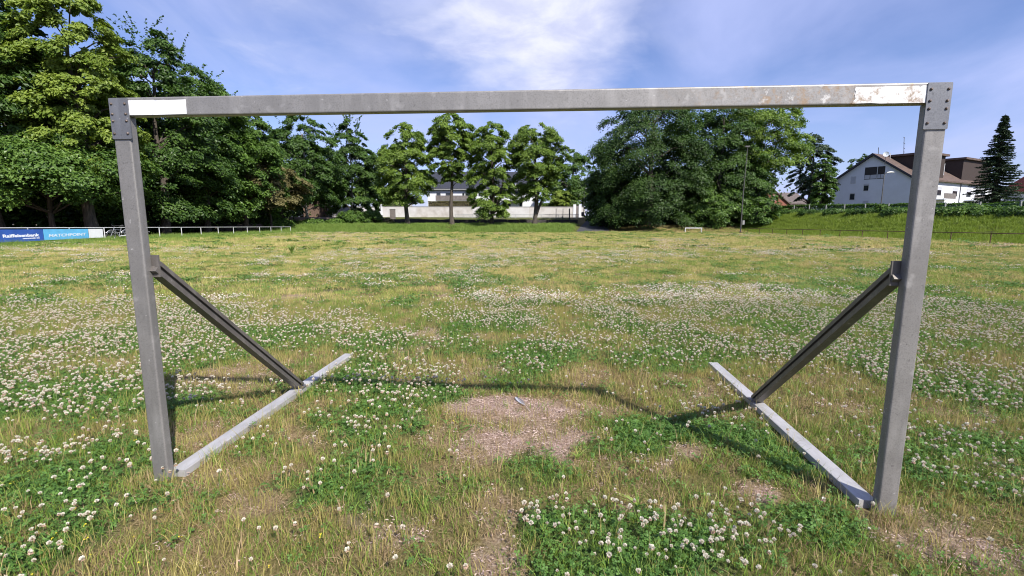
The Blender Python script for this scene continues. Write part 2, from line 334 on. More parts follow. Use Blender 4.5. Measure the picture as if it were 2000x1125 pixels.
# ------------------------------------------------------------------ the goal
goal_o = Vector((-0.048, 2.394, 0)); YAW = -0.0777
GA = Vector((math.cos(YAW), math.sin(YAW), 0)); GB = Vector((-math.sin(YAW), math.cos(YAW), 0)); GZ = Vector((0, 0, 1))
GW, GH, PW, PD = 4.023, 2.10, 0.092, 0.052
def gpt(a, b, z): return goal_o + GA * a + GB * b + GZ * z
def metal(name, c1, c2, rough, speck=(.62, .6, .58), rust=0.0, metallic=.35, worn_x=None):
    m = mat(name, c1, rough, metallic, col2=c2, scale=5.5, detail=7, lo=.3, hi=.7); N, L = m.node_tree.nodes, m.node_tree.links; b = N['Principled BSDF']
    src = b.inputs['Base Color'].links[0].from_socket; tc = N.new('ShaderNodeTexCoord')
    def layer(src, scale, lo, hi, col, det=2, amount=1.0, st=(1, 1, 1)):
        mp = N.new('ShaderNodeMapping'); mp.inputs['Scale'].default_value = st; L.new(tc.outputs['Object'], mp.inputs[0])
        n = N.new('ShaderNodeTexNoise'); n.inputs['Scale'].default_value = scale; n.inputs['Detail'].default_value = det; L.new(mp.outputs[0], n.inputs['Vector'])
        r = N.new('ShaderNodeMapRange'); L.new(n.outputs['Fac'], r.inputs[0]); r.inputs[1].default_value = lo; r.inputs[2].default_value = hi; r.inputs[4].default_value = amount
        x = N.new('ShaderNodeMixRGB'); L.new(r.outputs[0], x.inputs[0]); L.new(src, x.inputs[1]); x.inputs[2].default_value = (*col, 1); return x.outputs[0]
    def worn(src):                      # rust blotches where the coating has flaked, only on the weathered end
        sp = N.new('ShaderNodeSeparateXYZ'); L.new(tc.outputs['Object'], sp.inputs[0]); g = N.new('ShaderNodeMapRange'); g.interpolation_type = 'SMOOTHSTEP'; L.new(sp.outputs[0], g.inputs[0]); g.inputs[1].default_value = worn_x[0]; g.inputs[2].default_value = worn_x[1]
        for sca, lo, hi, col, am in ((14, .52, .62, (.28, .20, .13), .9), (45, .52, .66, (.20, .14, .09), .6), (11, .60, .66, (.60, .59, .57), .7)):
            n = N.new('ShaderNodeTexNoise'); n.inputs['Scale'].default_value = sca; n.inputs['Detail'].default_value = 7; n.inputs['Roughness'].default_value = .7; L.new(tc.outputs['Object'], n.inputs['Vector'])
            r = N.new('ShaderNodeMapRange'); L.new(n.outputs['Fac'], r.inputs[0]); r.inputs[1].default_value = lo; r.inputs[2].default_value = hi; r.inputs[4].default_value = am
            k = N.new('ShaderNodeMath'); k.operation = 'MULTIPLY'; L.new(r.outputs[0], k.inputs[0]); L.new(g.outputs[0], k.inputs[1])
            x = N.new('ShaderNodeMixRGB'); L.new(k.outputs[0], x.inputs[0]); L.new(src, x.inputs[1]); x.inputs[2].default_value = (*col, 1); src = x.outputs[0]
        return src
    src = layer(src, 38, .70, .76, speck, 3, .8)
    src = layer(src, 150, .45, .75, tuple(.72 * c for c in c2), 3, .7); src = layer(src, 13, .62, .70, tuple(min(.8, 1.35 * c) for c in c1), 6, .55); src = layer(src, 60, .64, .76, tuple(.5 * c for c in c2), 3, .7)
    src = layer(src, 3.0, .45, .75, tuple(.70 * c for c in c1), 6, .75, (3, 3, .35)); src = layer(src, 7, .52, .72, tuple(min(.9, 1.3 * c) for c in c1), 7, .5, (2.5, 2.5, .5))
    if worn_x is not None: src = worn(src)
    if rust: src = layer(src, 9, .60 - .08 * rust, .72, (.34, .24, .15), 5, .35)
    L.new(src, b.inputs['Base Color'])
    n = N.new('ShaderNodeTexNoise'); n.inputs['Scale'].default_value = 25; n.inputs['Detail'].default_value = 5; L.new(tc.outputs['Object'], n.inputs['Vector'])
    bp = N.new('ShaderNodeBump'); bp.inputs['Strength'].default_value = .12; bp.inputs['Distance'].default_value = .004; L.new(n.outputs['Fac'], bp.inputs['Height']); L.new(bp.outputs[0], b.inputs['Normal'])
    return m
M_post = metal('galvanised_post', (.275, .262, .25), (.205, .194, .184), .5)
M_bar = metal('weathered_crossbar', (.30, .288, .278), (.235, .225, .215), .5, worn_x=(.55, 1.25))
M_plate = metal('steel_plate', (.21, .212, .222), (.165, .168, .178), .45, metallic=.45)
M_bolt = mat('rusty_bolt', (.17, .135, .12), .6, .5, var=.5, scale=60)
M_brace = metal('brown_brace', (.20, .18, .165), (.14, .125, .115), .5, metallic=.4)
M_dark = mat('recess_shade', (.03, .027, .025), .8)  # shade of the loggia recess as a flat colour
M_base = mat('bright_aluminium', (.43, .42, .41), .5, .05, col2=(.32, .31, .30), scale=14, detail=6, stretch=(1, .3, 1), bump=.05)
def paint_patch():
    m = metal('white_foil', (.84, .85, .88), (.78, .79, .82), .45, speck=(.45, .38, .3), metallic=0.0); return m
M_foil = paint_patch()
M_foil_old = metal('torn_white_foil', (.82, .81, .80), (.72, .71, .70), .55, speck=(.38, .3, .22), metallic=0.0, worn_x=(.5, .9))
goal = tag(empty('football_goal', goal_o), 'grey metal football goal without a net standing in the foreground', 'goal')
hw = GW / 2
for s in (-1, 1):
    a0 = -hw if s < 0 else hw - PW
    m = MB(); m.extrude(rounded_rect(PW, PD, .009, 3), gpt(a0, 0, -0.02), GA, GB, GZ, GH - PW + .0185)
    o = m.build('post', M_post, goal); tag(o, label='left upright post' if s < 0 else 'right upright post')
m = MB(); m.extrude(rounded_rect(PW, PD, .008, 3), gpt(-hw, 0, GH - PW), GZ, GB, GA, GW); crossbar = m.build('crossbar', M_bar, goal)
for s in (-1, 1):
    a0 = -hw + .001 if s < 0 else hw - PW - .012
    pw = PW + .011
    m = MB(); zt, zb = GH - .004, GH - .205
    m.extrude(rounded_rect(pw, zt - zb, .004, 2), gpt(a0, -.0065, zb), GA, GZ, GB, .006)
    pl_ = m.build('corner_plate', M_plate, goal)
    for k, zz in enumerate((GH - .032, GH - .082, GH - .116, GH - .178)):
        for aa in (a0 + .014, a0 + pw - .016):
            m = MB(); P = gpt(aa, -.0066, zz); m.tube([P, P - GB * .004, P - GB * .0065], [.0065, .006, .0025], 8); m.build('bolt', M_bolt, pl_)
# foil patches on the crossbar front (thin sheets glued on), the right one torn
def patch(pix, mtl, name, lab, depth=-.0016):
    pts = [on_plane(px, py, gpt(0, depth, 0), GB) for px, py in pix]
    m = MB(); back = [p + GB * (-depth * .9) for p in pts]; n = len(pts)
    m.add(pts, [tuple(range(n))]); m.add(pts + back, [(i, (i + 1) % n, n + (i + 1) % n, n + i) for i in range(n)])
    return tag(m.build(name, mtl, crossbar), label=lab)
patch([(249, 196), (300, 195), (302, 196.3), (320, 195), (325, 195.6), (362.5, 194), (364.5, 222.5), (310, 224), (275, 224.6), (251, 224.8)], M_foil, 'foil_patch', 'clean white foil patch')
patch([(1671, 170.5), (1700, 170), (1740, 168.5), (1794, 167.3), (1797, 170), (1802, 167), (1812, 166.8), (1811.5, 200.5), (1760, 201.3), (1718, 202), (1700, 201), (1664, 202.4), (1668, 196), (1671, 193), (1669.5, 185), (1672, 180), (1670, 175)], M_foil_old, 'foil_patch', 'torn stained white foil patch')
# base rails and diagonal braces
for s in (-1, 1):
    ac = s * 1.905
    m = MB(); m.extrude(rounded_rect(.092, .045, .004, 2), gpt(ac - .046, PD + .001, .002), GA, GZ, GB, 2.40); m.build('base_rail', M_base, goal)
    top = gpt(s * 1.912, PD - .004, 1.235); foot = gpt(s * 1.900, 1.43, .05)
    d = (foot - top).normalized(); nrm = d.cross(GA).normalized(); nrm = nrm if nrm.z > 0 else -nrm; ln = (foot - top).length
    inn = -s * GA                                       # towards the middle of the goal
    poly = [(-.028, 0), (.028, 0), (.028, -.022), (.012, -.022), (.012, -.040), (.028, -.040), (.028, -.066), (-.028, -.066)]
    m = MB(); m.extrude(poly, top + nrm * .033, inn, nrm, d, ln); br = m.build('diagonal_brace', M_brace, goal)
    m = MB(); m.frame_box(foot, GA, GB, GZ, (-.047, -.05, -.003), (.047, .05, .004)); m.build('foot_plate', M_brace, goal)
    m = MB(); m.frame_box(top, inn, GB, GZ, (-.032, .0, -.06), (.032, .010, .06)); m.build('brace_bracket', M_brace, goal)

# feather lying on the bare patch
fp = on_z(1020, 788); fa, fb = on_z(1008, 779), on_z(1030, 799); fd = (fb - fa).normalized(); fn = Vector((-fd.y, fd.x, 0))
ft = tag(empty('feather', fp), 'small grey and white feather lying on the bare soil patch', 'feather')
L_ = (fb - fa).length
z0 = float(terrain(fp.x, fp.y)) + .012
m = MB(); m.tube([Vector((fa.x, fa.y, z0)) + fd * L_ * t + Vector((0, 0, .012 * math.sin(3.1 * t))) for t in (0, .3, .6, 1, 1.25)], [.0015, .002, .0025, .003, .002], 5); m.build('quill', mat('quill', (.5, .42, .36), .6), ft)
for s, c in ((-1, (.40, .41, .44)), (1, (.12, .12, .14))):
    m = MB()
    for i in range(9):
        t0, t1 = i / 9 * .85, (i + .93) / 9 * .85; w0, w1 = .022 * math.sin(math.pi * min(1, t0 + .12)), .022 * math.sin(math.pi * min(1, t1 + .12))
        a = Vector((fa.x, fa.y, z0)) + fd * L_ * t0; b = Vector((fa.x, fa.y, z0)) + fd * L_ * t1; up = Vector((0, 0, .006))
        m.add([a + up, b + up, b + up + fn * s * w1 - fd * .008, a + up + fn * s * w0 - fd * .008], [(0, 1, 2, 3)])
    m.build('vane', mat('vane_%s' % ('white' if s < 0 else 'grey'), c, .8), ft)

# ------------------------------------------------------------------ ground cover (instanced stuff)
def blade(V, Q, T, base, h, w, lean, az, tint, seg=2):
    d = Vector((math.cos(az), math.sin(az), 0)); sd = Vector((-d.y, d.x, 0)); i0 = len(V); ph = random.uniform(0, 6.28)
    sd = Vector((math.cos(ph), math.sin(ph), 0))
    for k in range(seg + 1):
        t = k / seg; c = Vector(base) + Vector((0, 0, h * t * (1 - .25 * lean * t))) + d * h * lean * t * t; ww = w * (1 - t * .85)
        V += [tuple(c - sd * ww / 2), tuple(c + sd * ww / 2)]
    for k in range(seg): Q.append((i0 + 2 * k, i0 + 2 * k + 1, i0 + 2 * k + 3, i0 + 2 * k + 2)); T.append(tint)
def tpl(name, V, Q, T, m):
    me = mesh_np(name, np.array(V), np.array(Q), m); fattr(me, 'tint', T, 'FACE'); return me
def grass_tpl(name, n, rad, h, w, lean, m, seg=2, seed_head=None):
    V, Q, T = [], [], []
    for _ in range(n):
        r = rad * math.sqrt(random.random()); a = random.uniform(0, 6.28)
        blade(V, Q, T, (r * math.cos(a), r * math.sin(a), -.01), h * random.uniform(.45, 1.15), w * random.uniform(.7, 1.3), lean * random.uniform(.2, 1.3), random.uniform(0, 6.28), random.random(), seg)
    return tpl(name, V, Q, T, m)
def litter_tpl(name, n, rad, l, w, m):
    V, Q, T = [], [], []
    for _ in range(n):
        r = rad * math.sqrt(random.random()); a = random.uniform(0, 6.28); z = random.uniform(.004, .02); b = random.uniform(0, 6.28); ll = l * random.uniform(.4, 1.2)
        c = Vector((r * math.cos(a), r * math.sin(a), z)); d = Vector((math.cos(b), math.sin(b), random.uniform(-.25, .25))) * ll / 2; sd = Vector((-d.y, d.x, random.uniform(-.01, .01))).normalized() * w * random.uniform(.6, 1.3) / 2
        i0 = len(V); V += [tuple(c - d - sd), tuple(c - d + sd), tuple(c + d + sd * .6), tuple(c + d - sd * .6)]; Q.append((i0, i0 + 1, i0 + 2, i0 + 3)); T.append(random.random())
    return tpl(name, V, Q, T, m)
def clover_tpl(name, n, rad, size, h, m, leaflets=3):
    V, Q, T = [], [], []
    for _ in range(n):
        r = rad * math.sqrt(random.random()); a = random.uniform(0, 6.28); c = Vector((r * math.cos(a), r * math.sin(a), h * random.uniform(.35, 1.1))); tt = random.random()
        nrm = Vector((random.gauss(0, .38), random.gauss(0, .38), 1)).normalized(); u = nrm.orthogonal().normalized(); v = nrm.cross(u); s = size * random.uniform(.7, 1.25); a0 = random.uniform(0, 6.28)
        for k in range(leaflets):
            t = a0 + k * 6.283 / leaflets; d = u * math.cos(t) + v * math.sin(t); e = nrm.cross(d); i0 = len(V)
            V += [tuple(c), tuple(c + d * s * .62 + e * s * .46 + nrm * s * .12), tuple(c + d * s * 1.05 - nrm * .02 * s), tuple(c + d * s * .62 - e * s * .46 + nrm * s * .12)]
            Q.append((i0, i0 + 1, i0 + 2, i0 + 3)); T.append(min(1, max(0, tt + random.uniform(-.15, .15))))
    return tpl(name, V, Q, T, m)
M_gr = leaf_mat('grass_green', (.075, .15, .02), (.24, .34, .055), .18, .55, (1.1, 1.15, .6))
M_gy = leaf_mat('grass_yellow', (.20, .195, .05), (.44, .37, .13), .18, .6, (1.1, 1.05, .7))
M_st = leaf_mat('straw', (.17, .105, .05), (.48, .36, .20), .10, .7)
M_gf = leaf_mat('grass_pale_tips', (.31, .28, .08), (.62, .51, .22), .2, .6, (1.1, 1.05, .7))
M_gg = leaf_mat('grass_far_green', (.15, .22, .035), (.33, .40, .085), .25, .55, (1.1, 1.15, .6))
M_cl = leaf_mat('clover_leaf', (.050, .125, .022), (.135, .255, .05), .25, .5, (1.1, 1.3, .5))
M_tall = leaf_mat('tall_grass', (.10, .19, .03), (.30, .40, .09), .35, .55, (1.1, 1.15, .6))
M_bank = leaf_mat('bank_grass', (.115, .19, .02), (.28, .35, .05), .35, .55, (1.1, 1.15, .5))
M_fw = leaf_mat('clover_petals', (.58, .51, .40), (.78, .75, .64), .15, .8)
M_fp = mat('faded_petals', (.40, .27, .19), .85, var=.3, scale=60)
M_stem = mat('flower_stem', (.13, .19, .05), .7)

def head_geo(r, seg=7, rings=4, jit=.18):
    """a clover head: lumpy, slightly flattened ball; lower faces carry the faded material"""
    V = [(0, 0, r * .85)]; Qm = []
    for i in range(1, rings):
        ph = math.pi * i / rings
        for k in range(seg):
            th = 2 * math.pi * (k + .5 * (i % 2)) / seg; q = r * random.uniform(1 - jit, 1 + jit)
            V.append((q * math.sin(ph) * math.cos(th), q * math.sin(ph) * math.sin(th), q * .85 * math.cos(ph)))
    V.append((0, 0, -r * .8)); F = []
    for k in range(seg): F.append(((0, 1 + k, 1 + (k + 1) % seg), 0))
    for i in range(rings - 2):
        for k in range(seg):
            a, b = 1 + i * seg + k, 1 + i * seg + (k + 1) % seg; F.append(((a, a + seg, b + seg, b), 1 if i >= rings - 3 else 0))
    e = len(V) - 1
    for k in range(seg): F.append(((e, 1 + (rings - 2) * seg + (k + 1) % seg, 1 + (rings - 2) * seg + k), 1))
    return V, F
def floret_mesh(name, r, h, old, seed):
    """a clover head of single upswept florets, the lowest ones faded and drooping, on its stem"""
    q = random.Random(seed); V, Q, T, M = [], [], [], []
    top = Vector((q.gauss(0, .012), q.gauss(0, .012), h)); n = 46
    for i in range(n):
        f = (i + .5) / n; ph = math.acos(1 - 1.72 * f); th = i * 2.39996 + q.uniform(-.2, .2); d = Vector((math.sin(ph) * math.cos(th), math.sin(ph) * math.sin(th), math.cos(ph) * .85))
        low = f > (.84 if not old else .35); d2 = (d + Vector((0, 0, .45 if not low else -.75))).normalized(); rr = r * q.uniform(.8, 1.22); a = top + d * r * .28; b = a + d2 * rr * .75; e = d2.cross(Vector((q.gauss(0, 1), q.gauss(0, 1), q.gauss(0, 1)))).normalized() * r * .26; i0 = len(V)
        V += [tuple(a), tuple(a.lerp(b, .55) + e), tuple(b), tuple(a.lerp(b, .55) - e)]; Q.append((i0, i0 + 1, i0 + 2, i0 + 3)); T.append(q.random()); M.append(1 if low else 0)
    i0 = len(V); V += [(-.0012, 0, 0), (.0012, 0, 0), tuple(top + Vector((.001, 0, 0))), tuple(top - Vector((.001, 0, 0)))]; Q.append((i0, i0 + 1, i0 + 2, i0 + 3)); T.append(.5); M.append(2)
    me = mesh_np(name, np.array(V), np.array(Q), [M_fw, M_fp, M_stem]); me.polygons.foreach_set('material_index', M); fattr(me, 'tint', T, 'FACE'); return me
def flower_mesh(name, n, rad, r, h, seg=7, rings=4, stem=True, fade=.15):
    mb = MB()
    for _ in range(n):
        q = rad * math.sqrt(random.random()); a = random.uniform(0, 6.28); hh = h * random.uniform(.6, 1.2); rr = r * random.uniform(.7, 1.15)
        lean = Vector((random.gauss(0, .02), random.gauss(0, .02), 0)); c = Vector((q * math.cos(a), q * math.sin(a), 0)); top = c + lean + Vector((0, 0, hh))
        V, F = head_geo(rr, seg, rings); old = random.random() < fade
        tilt = Matrix.Rotation(random.uniform(-.5, .5), 3, 'X') @ Matrix.Rotation(random.uniform(-.5, .5), 3, 'Y')
        V = [top + tilt @ Vector(v) for v in V]
        for k in (0, 1): mb.add(V, [f for f, mi in F if mi == k], 1 if (k == 1 or (old and random.random() < .7)) else 0)
        if stem:
            mb.add([c + Vector((-.0012, 0, 0)), c + Vector((.0012, 0, 0)), top + Vector((.001, 0, -rr * .6)), top + Vector((-.001, 0, -rr * .6))], [(0, 1, 2, 3)], 2)
    me = bpy.data.meshes.new(name); me.from_pydata(mb.v, [], mb.f); me.polygons.foreach_set('material_index', mb.m)
    for x in (M_fw, M_fp, M_stem): me.materials.append(x)
    fattr(me, 'tint', np.random.default_rng(n).random(len(mb.f)), 'FACE'); me.update(); return me

def scatter(name, label, pts, templates, which, scale, kind='stuff', tilt=.12, cat=None):
    """one object whose points each carry one template mesh"""
    n = len(pts); me = bpy.data.meshes.new(name); me.vertices.add(n); me.vertices.foreach_set('co', np.ascontiguousarray(pts, np.float32).ravel())
    r = np.stack([rng.normal(0, tilt, n), rng.normal(0, tilt, n), rng.uniform(0, 6.283, n)], -1)
    a = me.attributes.new('rot', 'FLOAT_VECTOR', 'POINT'); a.data.foreach_set('vector', np.ascontiguousarray(r, np.float32).ravel())
    fattr(me, 'scl', scale); a = me.attributes.new('which', 'INT', 'POINT'); a.data.foreach_set('value', np.ascontiguousarray(which, np.int32))
    o = link(name, me); c = bpy.data.collections.new(name + '_pieces')
    for i, t in enumerate(templates): c.objects.link(bpy.data.objects.new('%s_%02d' % (t.name, i), t))
    # collection children are read in name order: keep it equal to the list order
    for i, ob in enumerate(list(c.objects)): ob.name = 'piece_%s_%02d' % (name, i)
    ng = bpy.data.node_groups.new(name + '_nodes', 'GeometryNodeTree'); N, L = ng.nodes, ng.links
    ng.interface.new_socket('Geometry', in_out='INPUT', socket_type='NodeSocketGeometry'); ng.interface.new_socket('Geometry', in_out='OUTPUT', socket_type='NodeSocketGeometry')
    gi, go = N.new('NodeGroupInput'), N.new('NodeGroupOutput'); ci = N.new('GeometryNodeCollectionInfo'); ci.inputs['Collection'].default_value = c
    ci.inputs['Separate Children'].default_value = True; ci.inputs['Reset Children'].default_value = True
    ip = N.new('GeometryNodeInstanceOnPoints'); ip.inputs['Pick Instance'].default_value = True
    def na(nm, t): q = N.new('GeometryNodeInputNamedAttribute'); q.data_type = t; q.inputs['Name'].default_value = nm; return q.outputs['Attribute']
    L.new(gi.outputs[0], ip.inputs['Points']); L.new(ci.outputs[0], ip.inputs['Instance']); L.new(na('which', 'INT'), ip.inputs['Instance Index'])
    L.new(na('rot', 'FLOAT_VECTOR'), ip.inputs['Rotation']); L.new(na('scl', 'FLOAT'), ip.inputs['Scale']); L.new(ip.outputs[0], go.inputs[0])
    md = o.modifiers.new('scatter', 'NODES'); md.node_group = ng
    return tag(o, label, cat, kind=kind)

def in_view(n, y0, y1):
    """places spread evenly over the ground before the camera between two distances, with a margin at the sides"""
    y = rng.uniform(y0, y1, int(n * 2.2)); y = y[rng.random(len(y)) < (1.13 * y + 1.6) / (1.13 * y1 + 1.6)][:n]; x = rng.uniform(-1, 1, len(y)) * (1.13 * y + 1.6); k = (x > -26.9) & (x < 29.2); return x[k], y[k]
def area(y0, y1): return 1.13 * (y1**2 - y0**2) + 3.2 * (y1 - y0)
def zone(y0, y1, per):
    x, y = in_view(int(area(y0, y1) * per), y0, y1); b, c, f, d, l = cover(x, y); return x, y, b, c, f, d, l, rng.random(len(x)), rng.random(len(x))
def off_rails(x, y, m):
    a = (x - goal_o.x) * GA.x + (y - goal_o.y) * GA.y; b = (x - goal_o.x) * GB.x + (y - goal_o.y) * GB.y
    return ~(((np.abs(np.abs(a) - 1.905) < .046 + m) & (b > -.02) & (b < 2.46 + m)) | ((np.abs(np.abs(a) - 1.965) < .046 + m * .4) & (b > -m * .4) & (b < .06)))
def p3(x, y, dz=0.0): return np.stack([x, y, terrain(x, y) + dz], -1)
Y0, Y1, Y2, Y3 = 1.1, 8.5, 22.0, 62.0
def three(y0, y1, dens_g, dens_c, dens_s, k, s0=1.0):
    """grass, clover and straw for one distance band; k names the size of the pieces"""
    out = {}
    x, y, b, c, f, d, l, r1, r2 = zone(y0, y1, dens_g)
    keep = r1 < np.clip(1.05 - .92 * b - .25 * c, .15, 1) ; yel = (r2 < .05 + .85 * d)
    keep &= off_rails(x, y, .045); out['g'] = (x[keep], y[keep], np.where(yel, 1, 0)[keep])
    x, y, b, c, f, d, l, r1, r2 = zone(y0, y1, dens_c)
    keep = r1 < np.clip(1.15 * c + .02 - .6 * b, .06, 1) * (1 - b); keep &= off_rails(x, y, .085); out['c'] = (x[keep], y[keep], 0 * x[keep])
    x, y, b, c, f, d, l, r1, r2 = zone(y0, y1, dens_s)
    keep = r1 < np.clip(.25 + .8 * d + .4 * b - .9 * c, .0, 1) * (1 - .8 * (l > .5)); keep &= off_rails(x, y, .10); out['s'] = (x[keep], y[keep], 0 * x[keep])
    return out
near = three(Y0, Y1, 430, 210, 80, 0); mid = three(Y1 - .5, Y2, 40, 28, 9, 1); farb = three(Y2 - 1, Y3, 7.5, 3.2, 1.4, 2)
def cat3(k): return np.concatenate([near[k][0], mid[k][0], farb[k][0]]), np.concatenate([near[k][1], mid[k][1], farb[k][1]]), np.concatenate([near[k][2], mid[k][2], farb[k][2]]).astype(int), np.repeat([0, 1, 2], [len(near[k][0]), len(mid[k][0]), len(farb[k][0])])
# grass: per band two greens and two yellows
tg = []
for n, rad, h, w, ln in ((17, .065, .062, .0046, .65), (50, .20, .068, .009, .6), (120, .48, .085, .016, .5)):
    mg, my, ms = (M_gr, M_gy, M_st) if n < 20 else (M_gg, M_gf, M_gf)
    tg += [grass_tpl('green_a', n, rad, h, w, ln, mg), grass_tpl('green_b', n, rad, h * 1.2, w, ln * 1.2, mg), grass_tpl('yellow_a', n, rad, h * .9, w, ln * 1.6, ms), grass_tpl('yellow_b', n, rad, h * 1.45, w * .85, ln * .5, my)]
x, y, yel, lod = cat3('g')
scatter('grass', 'thin green and yellowing grass blades of the playing field', p3(x, y), tg, lod * 4 + yel * 2 + rng.integers(0, 2, len(x)), rng.uniform(.55, 1.25, len(x)))
tcv = []
for n, rad, s, h in ((24, .095, .0105, .040), (70, .24, .019, .045), (110, .55, .05, .05)):
    tcv += [clover_tpl('clover_a', n, rad, s, h, M_cl), clover_tpl('clover_b', n, rad, s * 1.1, h * 1.3, M_cl)]
x, y, _, lod = cat3('c')
scatter('clover_leaves', 'dark green clover leaf mats between the grass', p3(x, y), tcv, lod * 2 + rng.integers(0, 2, len(x)), rng.uniform(.75, 1.25, len(x)))
ts = [litter_tpl('litter_n', 22, .10, .045, .0022, M_st), litter_tpl('litter_m', 60, .28, .07, .006, M_st), litter_tpl('litter_f', 70, .6, .15, .02, M_st)]
x, y, _, lod = cat3('s')
scatter('dry_straw', 'flattened dry straw and dead grass on the soil', p3(x, y), ts, lod, rng.uniform(.7, 1.3, len(x)), tilt=.05)
# lone tall stalks near the camera
x, y, b, c, f, d, l, r1, r2 = zone(Y0, 12, 95); k = (r1 < .34 + .5 * d - .25 * b) & off_rails(x, y, .03)
scatter('grass_stalks', 'tall thin yellowed grass stalks standing above the turf', p3(x[k], y[k]), [grass_tpl('stalk_a', 4, .06, .15, .0036, .3, M_gf, 3), grass_tpl('stalk_b', 4, .06, .13, .0042, .5, M_gg, 3), grass_tpl('stalk_c', 5, .06, .12, .0036, .6, M_st, 3)], rng.integers(0, 3, k.sum()), rng.uniform(.6, 1.25, k.sum()))
# taller tufts left uncut round the goal's feet and along its rails
n_ = 420; sd_ = rng.choice([-1, 1], n_); b_ = rng.uniform(-.10, 2.55, n_)**1.0; a_ = sd_ * 1.905 + rng.choice([-1, 1], n_) * rng.uniform(.065, .13, n_); b_ = np.where(rng.random(n_) < .35, rng.uniform(-.12, .14, n_), b_); a_ = np.where((b_ < .14), sd_ * (1.965 + rng.uniform(-.11, .11, n_)), a_)
x = goal_o.x + GA.x * a_ + GB.x * b_; y = goal_o.y + GA.y * a_ + GB.y * b_; k = off_rails(x, y, .01)
scatter('edge_grass', 'longer grass tufts around the goal feet and base rails', p3(x[k], y[k]), [grass_tpl('edge_a', 9, .035, .13, .004, .5, M_gy, 3), grass_tpl('edge_b', 9, .035, .11, .0045, .6, M_gr, 3), grass_tpl('edge_c', 9, .04, .10, .0038, .8, M_st, 3)], rng.integers(0, 3, k.sum()), rng.uniform(.5, 1.15, k.sum()))
# bare soil crumbs and chips
x, y, b, c, f, d, l, r1, r2 = zone(Y0, 6.5, 260); k = r1 < b * .9
M_chip = leaf_mat('soil_chips', (.26, .165, .13), (.64, .50, .44), .0, .9)
scatter('soil_chips', 'reddish brown chips and crumbs on the bare soil', p3(x[k], y[k]), [litter_tpl('chip_a', 22, .05, .012, .005, M_chip), litter_tpl('chip_b', 20, .05, .018, .0035, M_chip)], rng.integers(0, 2, k.sum()), rng.uniform(.6, 1.2, k.sum()), tilt=.15)
# white clover heads: nearest ones single, the rest as stuff
x, y, b, c, f, d, l, r1, r2 = zone(Y0, Y1, 430); k = r1 < np.clip(f * 1.6 - .08, 0, 1.2) * (.2 + 1.7 * vnoise(x * 8, y * 8, 5)**1.5) + (.04 + .05 * c) * (1 - b)
k &= off_rails(x, y, .03); fx, fy = x[k], y[k]
px_ = 1000 + F_PX * fx / (fy * _cp); vis = (px_ > 5) & (px_ < 1995) & (fy > 1.85)
order = np.argsort(np.where(vis, fy, 99)); first, rest = order[:300], order[300:]
singles = [floret_mesh('clover_flower', .0120, .085 + .006 * i, i > 5, i) for i in range(7)]
for q in first:
    o = link('clover_flower', singles[int(rng.integers(0, 7))]); o.location = (fx[q], fy[q], float(terrain(fx[q], fy[q])) - .004); o.rotation_euler = (rng.normal(0, .1), rng.normal(0, .1), rng.uniform(0, 6.28)); s = rng.uniform(.6, 1.1); o.scale = (s, s, s)
    tag(o, 'single round white clover flower head in the grass close to the camera', 'flower', 'white clover flowers nearest the camera')
ff = [floret_mesh('head_n%d' % i, .0120, .08 + .007 * i, i > 4, 20 + i) for i in range(6)]
fm = [flower_mesh('head_m%d' % i, 15, .22, .0120, .09, 6, 4, stem=False) for i in range(4)]
fr = [flower_mesh('head_f%d' % i, 40, .6, .016, .10, 5, 3, stem=False) for i in range(4)]
xm, ym, b, c, f, d, l, r1, r2 = zone(Y1 - .2, Y2, 36); km = r1 < np.clip(f * 1.15 - .06, 0, 1) + .02
xf, yf, b, c, f, d, l, r1f, r2 = zone(Y2 - .5, 56, 6.0); kf = r1f < np.clip(f * 1.2 - .08, 0, .9) * (1 - l)
P = np.concatenate([p3(fx[rest], fy[rest]), p3(xm[km], ym[km]), p3(xf[kf], yf[kf])])
wh = np.concatenate([rng.integers(0, 6, len(rest)), 6 + rng.integers(0, 4, km.sum()), 10 + rng.integers(0, 4, kf.sum())])
scatter('clover_blossom', 'drifts of white clover blossom spread over the field', P, ff + fm + fr, wh, rng.uniform(.55, 1.15, len(P)), tilt=.08)
# small yellow trefoil dots near the left post
x, y, b, c, f, d, l, r1, r2 = zone(Y0, 4.5, 30); k = (r1 < .5) & (x < -.3) & (vnoise(x * 1.5, y * 1.5, 77) > .55)
M_yel = leaf_mat('yellow_petals', (.75, .55, .02), (.85, .72, .05), .1, .6)
scatter('yellow_trefoil', 'tiny yellow trefoil flowers in the grass at the left', p3(x[k], y[k], .05), [clover_tpl('trefoil', 2, .03, .006, .02, M_yel)], np.zeros(k.sum()), rng.uniform(.6, 1.1, k.sum()))
# tall grass: far bank, along the left fence, right bank
def tall_zone(n, xr, yr, cond):
    x = rng.uniform(*xr, n); y = rng.uniform(*yr, n); k = cond(x, y); return x[k], y[k]
tt = [grass_tpl('tall_a', 60, .38, .42, .020, .5, M_tall, 3), grass_tpl('tall_b', 50, .35, .55, .018, .6, M_tall, 3), grass_tpl('tall_c', 55, .4, .33, .022, .7, M_tall, 3)]
x1, y1 = tall_zone(5200, (-32, 10.5), (58.5, 69), lambda x, y: (y + .06 * np.abs(x + 8) + .8 * (vnoise(x * .5, y * .5, 4) - .5) > 59.6) & (x < 7.6 + .25 * (y - 61)))
x2, y2 = tall_zone(5200, (-29.5, -23.8), (14, 60), lambda x, y: rng.random(len(x)) < sstep(23.8, 26.2, -x + 1.2 * (vnoise(x * .3, y * .3, 6) - .5)) )
P = np.concatenate([p3(x1, y1), p3(x2, y2)]); sc_ = np.concatenate([rng.uniform(.7, 1.3, len(x1)) * (1 - .5 * sstep(62.5, 65, y1)), rng.uniform(.35, .72, len(x2))])
